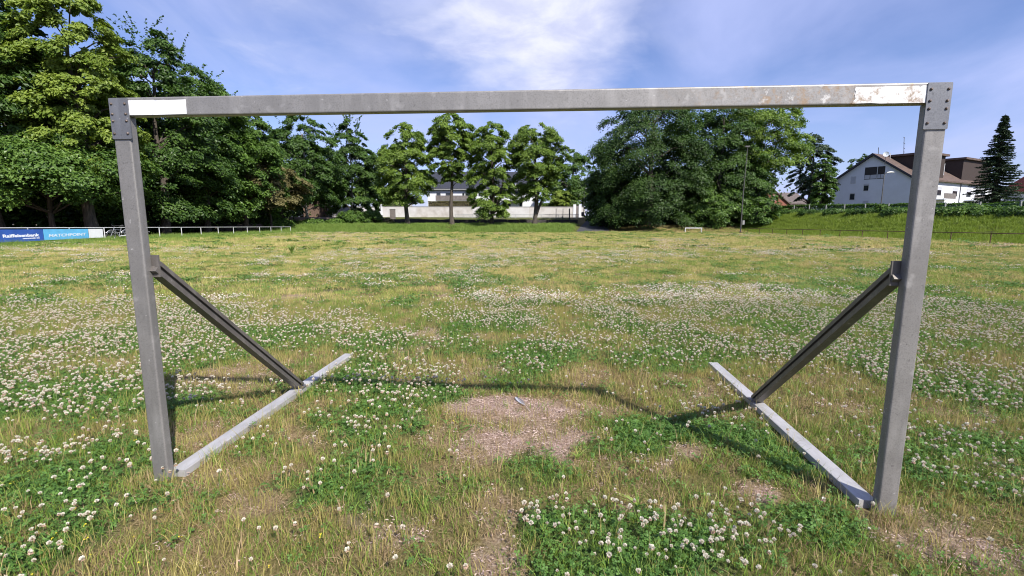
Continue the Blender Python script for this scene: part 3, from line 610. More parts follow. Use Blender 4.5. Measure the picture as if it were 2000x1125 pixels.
scatter('tall_grass', 'uncut tall green grass on the far bank and fence verge', P, tt, rng.integers(0, 3, len(P)), sc_)
tb = [grass_tpl('bank_a', 60, .42, .22, .028, .7, M_bank, 2), grass_tpl('bank_b', 60, .42, .30, .022, .6, M_bank, 2)]
x3, y3 = tall_zone(9000, (29.0, 39), (22, 68), lambda x, y: rng.random(len(x)) < sstep(28.9, 29.8, x) * .9 + .02)
scatter('bank_grass', 'bright green grass covering the bank behind the rusty rail', p3(x3, y3), tb, rng.integers(0, 2, len(x3)), rng.uniform(.6, 1.2, len(x3)))
# broad-leaved weeds that stand out
def weed(px, py, n, l, h, lab):
    p = on_z(px, py); V, Q, T = [], [], []
    for _ in range(n): blade(V, Q, T, (0, 0, 0), l * random.uniform(.6, 1.1), l * .16, random.uniform(.5, 1.2) if h < .1 else .35, random.uniform(0, 6.28), random.random(), 3)
    me = tpl('weed', V, Q, T, M_tall); o = link('weed', me); o.location = (p.x, p.y, float(terrain(p.x, p.y)) - .005); tag(o, lab, 'weed')
weed(1128, 897, 12, .10, .05, 'small bright green grass rosette on the bare soil in front')
weed(1246, 995, 14, .11, .05, 'light green broad leaved rosette beside the small bare spot at front right')
weed(570, 498, 60, .42, .5, 'lone dark green grass tussock far out on the left of the field')
# ------------------------------------------------------------------ trees
M_bark = mat('bark', (.085, .070, .055), .95, var=.5, scale=3, bump=.6, bscale=14, stretch=(3, 3, .6))
M_bark_pale = mat('pale_bark', (.24, .215, .175), .95, var=.4, scale=4, bump=.5, bscale=14)
LM = {
 'dark': leaf_mat('leaf_dark', (.022, .055, .011), (.088, .160, .028), .28, .45, (1.1, 1.35, .5), False),
 'beech': leaf_mat('leaf_beech', (.016, .042, .009), (.070, .130, .024), .25, .45, (1.1, 1.35, .5), False),
 'mid': leaf_mat('leaf_mid', (.030, .072, .012), (.120, .210, .033), .28, .45, (1.1, 1.3, .5), False),
 'lime': leaf_mat('leaf_lime', (.062, .125, .016), (.200, .290, .045), .30, .45, (1.1, 1.2, .5), False),
 'yellow': leaf_mat('leaf_yellow', (.085, .150, .017), (.255, .330, .055), .32, .5, (1.1, 1.15, .5), False),
 'olive': leaf_mat('leaf_olive', (.085, .080, .026), (.210, .185, .070), .2, .6, None, False),
 'blue': leaf_mat('leaf_blue', (.020, .042, .020), (.070, .110, .050), .1, .5, None, False),
 'maple': leaf_mat('leaf_maple', (.036, .085, .014), (.140, .235, .042), .30, .42, (1.1, 1.25, .5), False),
}
def leaves(C, Nn, Dn, L, W, tint, name, m):
    """one folded diamond per leaf: centre, normal, pointing direction"""
    def nrm(a): return a / np.maximum(np.linalg.norm(a, axis=1, keepdims=True), 1e-9)
    Nn = nrm(Nn); Dn = nrm(Dn - Nn * (Dn * Nn).sum(1, keepdims=True)); S = np.cross(Nn, Dn); L = L[:, None]; W = W[:, None]
    V = np.stack([C - Dn * L * .5, C + S * W * .5 + Nn * L * .07, C + Dn * L * .5 - Nn * L * .10, C - S * W * .5 + Nn * L * .07], 1).reshape(-1, 3)
    me = mesh_np(name, V, np.arange(len(V)).reshape(-1, 4), m); fattr(me, 'tint', tint, 'FACE'); return me
def grow(seed, H, prof, n_cl, n_leaf, leaf, style='broad', flat=.5, csize=.34, lean=(0, 0), shoots=0, hole=.0, ry=1.0):
    """points, normals and directions of a crown: clumps on limbs, each a shelf of leaves. prof: (height share, radius in metres)"""
    r = np.random.default_rng(seed); pz = np.array([p[0] for p in prof]); pr_ = np.array([p[1] for p in prof])
    w = np.interp(np.linspace(pz[0], pz[-1], 200), pz, pr_) + .25; w = np.cumsum(w) / w.sum()
    hz = np.interp(r.random(n_cl), w, np.linspace(pz[0], pz[-1], 200)); th = r.uniform(0, 6.283, n_cl); u = np.clip(1.02 - .55 * r.random(n_cl)**1.7, .3, 1.02)
    R = np.interp(hz, pz, pr_) * (1 + .16 * np.sin(3 * th + seed) * np.sin(9 * hz + seed)); Rm = pr_.max()
    cx = R * u * np.cos(th) + lean[0] * hz * H; cy = R * u * np.sin(th) * ry + lean[1] * hz * H; cz = hz * H
    cc_ = np.stack([cx, cy, cz], -1); out = np.stack([np.cos(th), np.sin(th), np.zeros(n_cl)], -1)
    rc = .80 * csize * Rm * r.uniform(.4, 1.25, n_cl) * (.45 + .55 * np.clip(R / Rm, .2, 1)); upn = np.stack([out[:, 0] * .55, out[:, 1] * .55, .85 + 0 * th], -1); upn /= np.linalg.norm(upn, axis=1, keepdims=True)
    k = r.choice(n_cl, n_leaf, p=(rc**1.6) / (rc**1.6).sum()); d = r.normal(size=(n_leaf, 3)); d /= np.linalg.norm(d, axis=1, keepdims=True)
    lowf = (d * upn[k]).sum(1) < -.15; flip = lowf & (r.random(n_leaf) < .72); d[flip] -= 2 * (d[flip] * upn[k][flip]).sum(1, keepdims=True) * upn[k][flip]
    rad = (rc[k] * r.uniform(.25, 1.0, n_leaf)**.55)[:, None]; vert = (d * upn[k]).sum(1, keepdims=True) * upn[k]
    # finer twig groups inside every clump break up its outline
    tw = r.normal(size=(n_cl * 14, 3)); tw /= np.linalg.norm(tw, axis=1, keepdims=True); ti = k * 14 + r.integers(0, 14, n_leaf); d2 = d * .8 + tw[ti] * .45
    vert = (d2 * upn[k]).sum(1, keepdims=True) * upn[k]; P = cc_[k] + ((d2 - vert) + vert * flat) * rad
    Nn = upn[k] * .55 + d * .55 + r.normal(0, .42, (n_leaf, 3)) + np.array([0, 0, .25]); D = out[k] * .6 + r.normal(0, .6, (n_leaf, 3)) + np.array([0, 0, -.35])
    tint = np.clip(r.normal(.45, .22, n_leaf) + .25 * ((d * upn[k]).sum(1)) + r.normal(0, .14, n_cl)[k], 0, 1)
    L = leaf * r.uniform(.65, 1.3, n_leaf); W = L * r.uniform(.5, .72, n_leaf)
    if shoots:
        ns = 26; hz2 = np.interp(r.random(shoots)**.6, [0, 1], [pz[0] + .35 * (pz[-1] - pz[0]), pz[-1]]); t2 = r.uniform(0, 6.283, shoots); R2 = np.interp(hz2, pz, pr_)
        b0 = np.stack([R2 * .9 * np.cos(t2) + lean[0] * hz2 * H, R2 * .9 * np.sin(t2) + lean[1] * hz2 * H, hz2 * H], -1); dr = np.stack([np.cos(t2) * .75, np.sin(t2) * .75, r.uniform(.35, 1.5, shoots)], -1); dr /= np.linalg.norm(dr, axis=1, keepdims=True)
        ln = r.uniform(.7, 1.9, shoots) * csize * Rm; s = np.repeat(np.arange(shoots), ns); tpos = r.random(shoots * ns)
        P2 = b0[s] + dr[s] * (ln[s] * tpos)[:, None] + r.normal(0, .16, (shoots * ns, 3)) * (1.15 - tpos)[:, None] * csize * Rm * .55
        P = np.concatenate([P, P2]); Nn = np.concatenate([Nn, r.normal(0, .5, P2.shape) + [0, 0, .6]]); D = np.concatenate([D, dr[s] + r.normal(0, .6, P2.shape)])
        tint = np.concatenate([tint, np.clip(r.normal(.5, .2, len(P2)), 0, 1)]); l2 = leaf * r.uniform(.6, 1.1, len(P2)); L = np.concatenate([L, l2]); W = np.concatenate([W, l2 * .6])
    return P, Nn, D, L, W, tint, cc_, rc
def trunk_mesh(seed, H, r0, cc_, lean, top=.8, limbs=26, bark=None, fork=False, first=.18):
    r = np.random.default_rng(seed + 99); mb = MB(); zs = np.linspace(-.3, top * H, 9)
    ax = [Vector((lean[0] * z + .12 * math.sin(z * .7 + seed), lean[1] * z + .12 * math.cos(z * .6 + seed), z)) for z in zs]; rad = [r0 * (1.35 if i == 0 else 1) * (1 - .85 * i / 8) + .02 for i in range(9)]
    mb.tube(ax, rad, 9)
    if fork:
        b = ax[1]; mb.tube([b + Vector((0, 0, -.3)), b + Vector((.5, .1, 1.2)), b + Vector((1.2, .2, 3.0)), b + Vector((1.7, .2, 5.5))], [r0 * .7, r0 * .55, r0 * .4, r0 * .15], 8)
    for i in r.choice(len(cc_), min(limbs, len(cc_)), replace=False):
        c = Vector(cc_[i]); z = max(first * H, min(top * H * .95, c.z - .35 * math.hypot(c.x, c.y) - .4)); a = Vector((lean[0] * z, lean[1] * z, z)); q = a.lerp(c, .5) + Vector((0, 0, .12 * (c - a).length))
        rr = r0 * (.34 * (1 - z / H) + .08); mb.tube([a, q, c], [rr, rr * .6, rr * .18], 6)
    return mb.mesh('trunk', bark or M_bark)
TREE_CACHE = {}
def tree(name, label, px, Y, top_py, half_px, kind, seed, low_py=None, n_leaf=24000, n_cl=70, leaf=.26, shape=None, r0=.28, trunk=True, group=None, X=None, base_z=None, bark=None, fork=False, cat='tree', dy=1.0, **kw):
    """a tree by the place of its trunk (pixel column and distance), its top row and half its crown width in pixels"""
    p = at(px, 430, Y); z0 = float(terrain(p.x, Y)) if base_z is None else base_z; H = (at(px, top_py, Y).z - z0) * (1.03 if cat == 'tree' else 1); R = half_px * Y / F_PX * 1.06
    lo = .12 if low_py is None else max(.02, (at(px, low_py, Y).z - z0) / H)
    shape = shape or ((0, .75), (.25, 1.0), (.55, .98), (.8, .68), (.97, .12)); prof = [(lo + (0.985 - lo) * a, b * R) for a, b in shape]; lean = kw.pop('lean', (0, 0))
    P, Nn, D, L, W, t, cc_, rc = grow(seed, H, prof, int(n_cl * 3.0), int(n_leaf * 1.5), leaf * 1.15, lean=lean, ry=dy, **kw)
    o = tag(empty(name, (p.x, Y, z0)), label, cat, group)
    c = bpy.data.objects.new('crown', leaves(P, Nn, D, L, W, t, 'crown', LM[kind])); COL.objects.link(c); c.parent = o
    if trunk:
        tr = bpy.data.objects.new('trunk', trunk_mesh(seed, H, r0, cc_, lean, bark=bark, fork=fork, first=max(.1, lo * .8))); COL.objects.link(tr); tr.parent = o
    return o
def tree_copy(src, label, px, Y, scale, rz, group=None):
    p = at(px, 430, Y); o = src.copy(); COL.objects.link(o); o.location = (p.x, Y, float(terrain(p.x, Y))); o.rotation_euler = (0, 0, rz); o.scale = (scale,) * 3; o['label'] = label
    if group: o['group'] = group
    for ch in src.children:
        c = ch.copy(); COL.objects.link(c); c.parent = o
    return o
GL = 'trees of the dense row along the left fence'
t1 = tree('maple_tree', 'dark broad tree at the left picture edge behind the blue board', -12, 33.5, -110, 105, 'dark', 1, 375, 42000, 95, .24, r0=.42, group=GL, csize=.28)
t2 = tree('lime_tree', 'tall yellowish green tree with light blossom, second from the left edge', 178, 36, -30, 90, 'yellow', 2, 330, 46000, 95, .22, r0=.4, group=GL, shape=((0, .8), (.3, 1.0), (.55, .95), (.8, .75), (.93, .45), (1, .12)), csize=.27)
t3 = tree('maple_tree', 'low spreading maple with bright leafy shelves above the light blue board', 105, 35, 262, 150, 'maple', 3, 405, 30000, 66, .20, r0=.2, group=GL, flat=.32, csize=.30, shape=((0, .7), (.25, 1.0), (.6, 1.0), (.85, .7), (1, .3)))
t4 = tree('hornbeam_tree', 'tall dark tree with spiky upright shoots behind the left goal corner', 325, 45, 62, 105, 'dark', 4, 425, 42000, 95, .24, r0=.36, group=GL, shoots=46, csize=.26, shape=((0, .9), (.25, 1.05), (.5, 1.0), (.75, .72), (.92, .40), (1, .12)))
t5 = tree('hornbeam_tree', 'dark tree stepping down to the right behind the left part of the crossbar', 405, 52, 128, 82, 'mid', 5, 425, 34000, 85, .25, r0=.3, group=GL, shoots=30, csize=.27)
t6 = tree('maple_tree', 'green tree whose top hides behind the crossbar right of the left post', 478, 57, 196, 70, 'mid', 6, 420, 28000, 75, .26, r0=.3, group=GL, csize=.28)
t7 = tree('yew_tree', 'brownish olive conifer standing out in the dark tree row', 528, 60, 318, 62, 'olive', 7, 405, 16000, 55, .22, r0=.16, group=GL, flat=.3, csize=.3)
t8 = tree('ash_tree', 'dark green tree with pale thin trunk left of the white wall', 600, 67, 218, 64, 'dark', 8, 405, 28000, 80, .26, r0=.2, group=GL, bark=M_bark_pale, csize=.26, shoots=12)
t9 = tree('hornbeam_tree', 'spiky dark tree ending the left row beside open sky', 690, 76, 236, 50, 'dark', 9, 415, 26000, 70, .28, r0=.2, group=GL, bark=M_bark_pale, shoots=34, csize=.27, shape=((0, .85), (.3, 1.05), (.55, .95), (.75, .62), (.9, .3), (1, .1)))
for i, (px, Y, s, src, rz) in enumerate([(40, 46, 1.0, t4, 1.2), (230, 50, .96, t1, 2.2), (285, 55, .95, t5, .6), (375, 62, .95, t6, 1.9), (455, 68, .95, t8, 3.0), (550, 76, .95, t6, 4.1), (-60, 42, .9, t5, 5.0), (640, 88, .85, t8, .4)]):
    tree_copy(src, ['tall dark tree in the second row behind the dark left edge tree', 'dark tree filling the gap behind the yellowish green tree', 'shaded tree behind the left goal post', 'shaded tree behind the spiky dark tree', 'dark tree behind the crossbar end of the left row', 'dark tree behind the olive conifer', 'shaded tree at the far left edge behind the front row', 'dark tree behind the pale thin trunk'][i], px, Y, s, rz, 'shaded trees of the second row at left')
def thicket(name, label, A, B, depth, h, n, seed, kind='dark', L0=.5):  # leaf masses added behind the trees to block sky light and deepen the dark
    r = np.random.default_rng(seed); A, B = Vector(A), Vector(B); u = B - A; nn = Vector((-u.y, u.x, 0)).normalized(); t = r.random(n); q = r.normal(0, depth / 2, n); hh = h * (.7 + .5 * fbm(t * u.length, 0 * t, 4, seed)); z = hh * r.random(n)
    P = np.stack([A.x + u.x * t + nn.x * q, A.y + u.y * t + nn.y * q, terrain(A.x + u.x * t + nn.x * q, A.y + u.y * t + nn.y * q) + z], -1); L = L0 * r.uniform(.6, 1.3, n)
    o = link(name, leaves(P, r.normal(0, .6, (n, 3)) + [0, -.3, .5], r.normal(size=(n, 3)), L, L * .6, np.clip(r.normal(.4, .25, n), 0, 1), name, LM[kind])); return tag(o, label, kind='stuff')
thicket('leafscreen', 'dense dark undergrowth added behind the left tree row to block sky light', (-41, 14, 0), (-41, 84, 0), 5, 6.5, 42000, 5)
thicket('leafscreen', 'dark thicket added behind the trees left of the white wall to block sky light', (-50, 92, 0), (-33, 92, 0), 4, 8.0, 14000, 6)
thicket('leafscreen', 'dark thicket added behind the right tree clump to darken its shade', (11.5, 73, 0), (38, 73, 0), 5, 7.0, 24000, 7)
GC = 'four lime trees on the far bank'
c1 = tree('lime_tree', 'leftmost of the four lime trees on the far bank, yellow green', 795, 66, 244, 45, 'lime', 21, 396, 32000, 70, .215, r0=.3, group=GC, csize=.32, shape=((0, .7), (.25, 1.08), (.5, 1.0), (.75, .8), (.92, .5), (1, .2)))
c2 = tree('lime_tree', 'tallest slim lime tree with straight trunk on the far bank', 883, 66, 224, 40, 'lime', 22, 362, 30000, 70, .215, r0=.28, group=GC, csize=.32, shape=((0, .3), (.25, .7), (.5, 1.0), (.8, .88), (.93, .5), (1, .12)))
c3 = tree('lime_tree', 'lime tree with low leafy crown third from left on the far bank', 962, 66, 246, 43, 'lime', 23, 424, 33000, 70, .215, r0=.26, group=GC, fork=True, csize=.32, shape=((0, .75), (.2, .95), (.45, .85), (.65, 1.0), (.88, .8), (1, .3)))
c4 = tree('lime_tree', 'rightmost of the four lime trees, broad crown over a forked trunk', 1046, 66, 242, 50, 'lime', 24, 394, 33000, 70, .215, r0=.3, group=GC, fork=True, csize=.32, shape=((0, .5), (.2, .62), (.4, .85), (.65, 1.0), (.85, .75), (1, .15)))
tree('chestnut_tree', 'darker green tree behind the right end of the white wall', 1118, 96, 292, 42, 'mid', 25, 405, 16000, 50, .34, r0=.3)
tree('chestnut_tree', 'light green tree behind the grey hipped roof', 742, 98, 300, 40, 'lime', 26, 402, 14000, 50, .34, r0=.3)
tree('garden_tree', 'small bright green garden tree above the clipped hedge end', 1096, 92, 372, 20, 'yellow', 27, 402, 5000, 24, .26, r0=.1)
GR = 'large trees of the dark clump on the right'
r1 = tree('beech_tree', 'huge dark beech with branches down to the ground, right of centre', 1268, 66, 188, 108, 'beech', 31, 447, 62000, 130, .205, r0=.5, group=GR, csize=.24, dy=.7, shape=((0, .9), (.25, 1.0), (.5, .95), (.75, .8), (.92, .55), (1, .25)))
r2 = tree('beech_tree', 'airy dark tree with sky gaps behind the floodlight mast', 1402, 68, 184, 82, 'dark', 32, 425, 36000, 80, .22, r0=.32, group=GR, csize=.25)
r3 = tree('lime_tree', 'yellowish green tree at the right end of the dark clump', 1476, 69, 182, 72, 'lime', 33, 368, 32000, 80, .22, r0=.3, group=GR, csize=.27, shape=((0, .35), (.3, 1.0), (.6, 1.0), (.85, .7), (1, .2)))
r4 = tree('maple_tree', 'low leafy maple under the airy tree beside the small white goal', 1400, 64, 362, 70, 'maple', 34, 444, 15000, 55, .25, r0=.16, group=GR, flat=.32, csize=.28, dy=.6)
r5 = tree('hornbeam_tree', 'dark leaning tree on the left flank of the huge beech', 1196, 68, 262, 44, 'beech', 35, 445, 18000, 50, .26, r0=.22, group=GR, csize=.3)
r6 = tree('beech_tree', 'shaded tree filling the middle of the right clump', 1345, 73, 196, 90, 'beech', 36, 440, 14000, 60, .36, r0=.34, group=GR, csize=.26)
r7 = tree('elder_shrub', 'leafy elder shrub at the foot of the right bank', 1478, 62, 384, 34, 'mid', 37, 438, 7000, 34, .24, r0=.1, group=GR, cat='shrub')
tree('pine_tree', 'dark blue green pine left of the white gabled house', 1578, 84, 255, 36, 'blue', 41, 395, 16000, 55, .26, r0=.28, flat=.35, csize=.3)
tree('cypress_tree', 'narrow green cypress against the left eave of the white house', 1601, 80, 300, 19, 'mid', 42, 402, 11000, 45, .24, r0=.18, shape=((0, .9), (.3, 1), (.6, .9), (.85, .6), (1, .15)), csize=.4)
tree('garden_tree', 'small feathery tree top showing behind the roof of the white house', 1672, 112, 302, 22, 'dark', 43, 350, 2600, 26, .34, r0=.14)

# spruce: whorls of drooping branches
def spruce(px, Y, top_py, half_px, label):
    p = at(px, 430, Y); z0 = float(terrain(p.x, Y)); H = at(px, top_py, Y).z - z0; R = half_px * Y / F_PX; r = np.random.default_rng(51)
    P, Nn, D = [], [], []
    z = .06 * H; mb = MB(); mb.tube([(0, 0, -.3), (0, 0, H * .5), (0, 0, H)], [.3, .18, .02], 8)
    while z < H * .985:
        f = 1 - z / H; n = 13 if f > .3 else 9
        for k in range(n):
            a = r.uniform(0, 6.283); ln = R * (f**.82) * r.uniform(.6, 1.2) + .12; d = np.array([math.cos(a), math.sin(a), 0.])
            m_ = int(30 + 60 * ln / R * 1.4); t = r.random(m_)**.75; drop = -.28 * ln * t + .16 * ln * t**2.2
            sd = np.array([-d[1], d[0], 0]); off = r.normal(0, 1, m_) * .16 * ln * (1 - .75 * t) * (.4 + t)
            q = d[None] * (ln * t)[:, None] + sd[None] * off[:, None]; q[:, 2] = z + drop - np.abs(off) * .3 + r.normal(0, .05, m_)
            P.append(q); Nn.append(r.normal(0, .35, (m_, 3)) + [0, 0, 1]); D.append(d[None] * .8 + sd[None] * np.sign(off)[:, None] * .8 + r.normal(0, .25, (m_, 3)) + [0, 0, -.25])
        z += .028 * H * (.55 + .6 * f)
    P, Nn, D = map(np.concatenate, (P, Nn, D)); L = .34 * r.uniform(.6, 1.2, len(P)); o = tag(empty('spruce_tree', (p.x, Y, z0)), label, 'tree')
    c = bpy.data.objects.new('crown', leaves(P, Nn, D, L, L * .34, np.clip(r.normal(.45, .25, len(P)), 0, 1), 'crown', LM['blue'])); COL.objects.link(c); c.parent = o
    tr = bpy.data.objects.new('trunk', mb.mesh('trunk', M_bark)); COL.objects.link(tr); tr.parent = o
spruce(1934, 66, 222, 45, 'tall pointed dark spruce to the right of the white gabled house')

# shrubs along the edges
def shrub(label, px, Y, top_py, half_px, kind, seed, n=5000, leaf=.20, group=None, X=None, name='shrub', base=None):
    return tree(name, label, px, Y, top_py, half_px, kind, seed, None, n, 22, leaf, shape=((0, .85), (.3, 1.0), (.65, .85), (1, .3)), r0=.05, group=group, cat='shrub', csize=.42, flat=.7, base_z=base)
for i, (px, Y, tp, hp, kd) in enumerate([(655, 68, 432, 24, 'maple'), (690, 68.5, 414, 26, 'mid'), (728, 69, 410, 22, 'mid'), (602, 66, 433, 24, 'maple'), (545, 62, 428, 26, 'mid'), (752, 70, 428, 16, 'olive')]):
    shrub(['small bright shrub at the end of the white rail', 'dark bramble shrub before the left end of the white wall', 'upright leafy shrub before the white wall', 'low bright shrub under the pale thin trunk', 'shrub overgrowing the far white rail', 'brownish dry shrub beside the grey box'][i], px, Y, tp, hp, kd, 60 + i, 4200, .2, 'shrubs before the left trees')
for i, (px, Y, tp, hp, kd) in enumerate([(1545, 62.5, 414, 24, 'mid'), (1590, 57.8, 416, 24, 'dark'), (1640, 53.3, 414, 24, 'mid'), (1690, 49.4, 411, 26, 'dark'), (1722, 47.2, 402, 13, 'maple'), (1760, 44.9, 411, 28, 'mid'), (1852, 40.0, 410, 30, 'dark'), (1895, 38.1, 404, 28, 'maple'), (1950, 35.9, 412, 36, 'mid'), (2010, 33.8, 411, 38, 'dark')]):
    shrub(['leftmost hedge shrub on the bank near the elder', 'dark hedge shrub under the pine', 'hedge shrub under the left corner of the white house', 'dark hedge shrub below the gable windows', 'tall light green hedge shrub at the foot of the street lamp', 'hedge shrub left of the right goal post', 'dark hedge shrub right of the right goal post', 'light green hedge shrub left of the spruce', 'hedge shrub below the spruce', 'dark hedge shrub at the right picture edge'][i], px, Y, tp, hp, kd, 80 + i, 5200, .15, 'hedge shrubs on top of the right bank')

# ------------------------------------------------------------------ fences, boards, field things
M_white = mat('white_paint', (.56, .56, .55), .55, var=.18, scale=5)
M_rust = mat('rusty_rail', (.13, .075, .045), .85, .2, var=.45, scale=14)
M_conc = mat('concrete_post', (.27, .27, .26), .9, var=.2, scale=6)
lf = tag(empty('left_fence', (-26.2, 28.45, 0)), 'white tube rail fence along the left side of the field', 'fence')
def lfp(i): return Vector((-26.16 - .06 * i, 28.45 + 2.5 * i, 0))
def lrz(Y): return .80 - .0182 * (Y - 31)
m = MB(); m.tube([lfp(i) + Vector((0, 0, lrz(lfp(i).y))) for i in range(-6, 13)], .026, 8); m.build('rail', M_white, lf)
m = MB(); m.tube([lfp(i) + Vector((0, 0, lrz(lfp(i).y) - .32)) for i in (1, 2, 2.6)], .014, 6); m.build('lower_rail', M_white, lf)
for i in range(-6, 13):
    p = lfp(i); g = float(terrain(p.x, p.y)); m = MB(); m.tube([p + Vector((0, 0, g - .2)), p + Vector((0, 0, lrz(p.y) - .02))], .03, 8); m.build('post', M_white, lf)
M_bb, M_lb, M_wb = mat('blue_board', (.035, .105, .40), .4, var=.15, scale=2), mat('light_blue_board', (.13, .47, .75), .4, var=.12, scale=2), mat('white_board', (.78, .80, .80), .45, var=.05, scale=3)
M_let, M_let2 = mat('white_letters', (.85, .87, .9), .5), mat('pale_letters', (.62, .74, .82), .5)
def board(name, label, y0, y1, m, txts):
    xb = lambda Y: -26.16 - .024 * (Y - 28.45) + .075
    o = tag(empty(name, (xb(y0), y0, 0)), label, 'banner'); a, b = Vector((xb(y0), y0, 0)), Vector((xb(y1), y1, 0)); u = (b - a).normalized(); n = Vector((u.y, -u.x, 0))
    zt = lambda Y: lrz(Y) - .075
    mb = MB(); th = n * .012; lo0, lo1 = .20, .18
    vs = [a + Vector((0, 0, lo0)), b + Vector((0, 0, lo1)), b + Vector((0, 0, zt(y1))), a + Vector((0, 0, zt(y0)))]; mb.add(vs + [v - th for v in vs], [(0, 1, 2, 3), (7, 6, 5, 4), (0, 4, 5, 1), (1, 5, 6, 2), (2, 6, 7, 3), (3, 7, 4, 0)])
    mb.build('panel', m, o)
    for s, (t, z, size, ml, wid, shear) in enumerate(txts):
        cu = bpy.data.curves.new('lettering', 'FONT'); cu.body = t; cu.size = size; cu.shear = shear; cu.extrude = .002; cu.offset = .008 if size > .2 else .003; cu.materials.append(ml); cu.resolution_u = 3
        tmp = bpy.data.objects.new('lettering', cu); COL.objects.link(tmp); bpy.context.view_layer.update()
        tme = bpy.data.meshes.new_from_object(tmp.evaluated_get(bpy.context.evaluated_depsgraph_get())); tme.name = 'lettering'; k = (wid[1] - wid[0]) / max(tmp.dimensions.x, .01)
        bpy.data.objects.remove(tmp); q = bpy.data.objects.new('lettering', tme); COL.objects.link(q); q.parent = o
        st = Vector((xb(wid[0]), wid[0], z)); R = Matrix((u, Vector((0, 0, 1)), n)).transposed().to_4x4()
        q.matrix_parent_inverse = Matrix.Identity(4); q.matrix_local = Matrix.Translation(st + n * .004 - o.location) @ R @ Matrix.Diagonal((k, 1, 1, 1))
def yb(px): # distance along the fence for a pixel column
    P = lfp(0); d = ray(px, 450); k = -.024; t = (P.x + .075 - k * P.y) / (d.x - k * d.y); return t * d.y
board('banner', 'dark blue advertising banner with white lettering at the left picture edge', yb(-95), yb(83.5), M_bb, [('Raiffeisenbank', .43, .22, M_let, (yb(3), yb(75)), .0), ('nnunmmeln eG', .31, .11, M_let, (yb(42), yb(75)), .0)])
board('banner', 'light blue advertising banner between the dark blue and the white one', yb(84.5), yb(172), M_lb, [('MATCHPOINT', .36, .22, M_let2, (yb(93), yb(167)), .15)])
board('banner', 'plain white board at the right end of the banners', yb(173), yb(200.5), M_wb, [])

def bicycle(px, Y):
    p = at(px, 460, Y); z0 = float(terrain(p.x, Y)); o = tag(empty('bicycle', (p.x, Y, z0)), 'silver grey bicycle leaning on the white rail beside the left post', 'bicycle')
    u = Vector((.10, .995, 0)).normalized(); n = Vector((.985, -.1, -.12)).normalized(); up = Vector((.12, 0, .99)).normalized(); B = Vector((p.x, Y, z0))
    def q(a, z, s=0): return B + u * a + up * z + n * s
    mf, mt, mr = mat('bike_frame', (.36, .37, .39), .4, .5), mat('bike_tyre', (.03, .03, .03), .8), mat('bike_rim', (.6, .6, .6), .35, .7)
    for a in (-.53, .53):
        w = MB(); w.tube([q(a + .33 * math.cos(t), .35 + .33 * math.sin(t)) for t in np.linspace(0, 6.283, 25)], .02, 6, cap=False); wo = w.build('wheel', mt, o)
        w = MB(); w.tube([q(a + .30 * math.cos(t), .35 + .30 * math.sin(t)) for t in np.linspace(0, 6.283, 25)], .012, 5, cap=False)
        for t in np.linspace(0, 6.283, 13): w.tube([q(a, .35), q(a + .3 * math.cos(t), .35 + .3 * math.sin(t))], .003, 4)
        w.build('rim', mr, wo)
        w = MB(); w.tube([q(a + .37 * math.cos(t), .35 + .37 * math.sin(t)) for t in np.linspace(.3, 2.6, 12)], .022, 6); w.build('mudguard', mr, o)
    f = MB(); head, bb, seat, rear, front = q(-.33, .80), q(.05, .30), q(.20, .82), q(.53, .35), q(-.53, .35)
    for a, b, r in ((head, bb, .022), (bb, seat, .019), (head - up * .06 + u * .02, q(.16, .70), .018), (rear, bb, .013), (rear, seat - up * .08, .012)): f.tube([a, b], r, 7)
    f.build('frame', mf, o); f = MB(); f.tube([q(-.30, .93), head, front], [.014, .018, .012], 7); f.build('fork', mf, o)
    f = MB(); f.tube([q(-.22, 1.03, .28), q(-.33, 1.02, .15), q(-.34, .98, 0), q(-.33, 1.02, -.15), q(-.22, 1.03, -.28)], .013, 6); f.build('handlebar', mt, o)
    f = MB(); f.tube([q(.06, .95), q(.16, .965), q(.30, .97)], [.03, .06, .085], 8); f.build('saddle', mt, o)
    f = MB(); f.tube([q(.05, .30, .05), q(.53, .35, .05)], .035, 6); f.build('chain_guard', M_white, o)
bicycle(230, 31.9)

rf = tag(empty('right_fence', (28.3, 28.5, 0)), 'low rusty rail fence along the right side of the field', 'fence')
def rfp(i): return Vector((28.35 - .087 * i, 28.47 + 2.5 * i, 0))
def rrz(Y): return .60 - .0130 * (Y - 28.5)
m = MB(); m.tube([rfp(i) + Vector((0, 0, rrz(rfp(i).y))) for i in range(-4, 12)], .026, 7); m.build('rail', M_rust, rf)
for i in range(-4, 12):
    p = rfp(i); m = MB(); m.tube([p + Vector((0, 0, float(terrain(p.x, p.y)) - .2)), p + Vector((0, 0, rrz(p.y) - .015))], .028, 7); m.build('post', M_rust, rf)
# wire fence on the bank
wf = tag(empty('wire_fence', (37.4, 30, 1.5)), 'wire mesh fence with pale concrete posts on top of the right bank', 'fence')
M_wire = mat('green_wire', (.12, .22, .16), .5, .2)
for i in range(15):
    Yp = 24 + 3.0 * i; xp = 38.2 - .04 * (Yp - 24); g = float(terrain(xp, Yp)); m = MB(); m.frame_box((xp, Yp, g), (1, 0, 0), (0, 1, 0), (0, 0, 1), (-.045, -.045, -.3), (.045, .045, 1.0)); m.build('post', M_conc, wf)
m = MB()
for z in np.linspace(.12, .95, 8): m.tube([(38.2, 24, 1.62 + z), (38.2 - .04 * 42, 66, 1.62 + z)], .006, 4)
m.build('line_wire', M_wire, wf)
m = MB()
for yy in np.arange(24, 66, .22): xx = 38.2 - .04 * (yy - 24); m.tube([(xx, yy, 1.62), (xx, yy, 2.58)], .004, 3, cap=False)
m.build('wire_mesh', M_wire, wf)

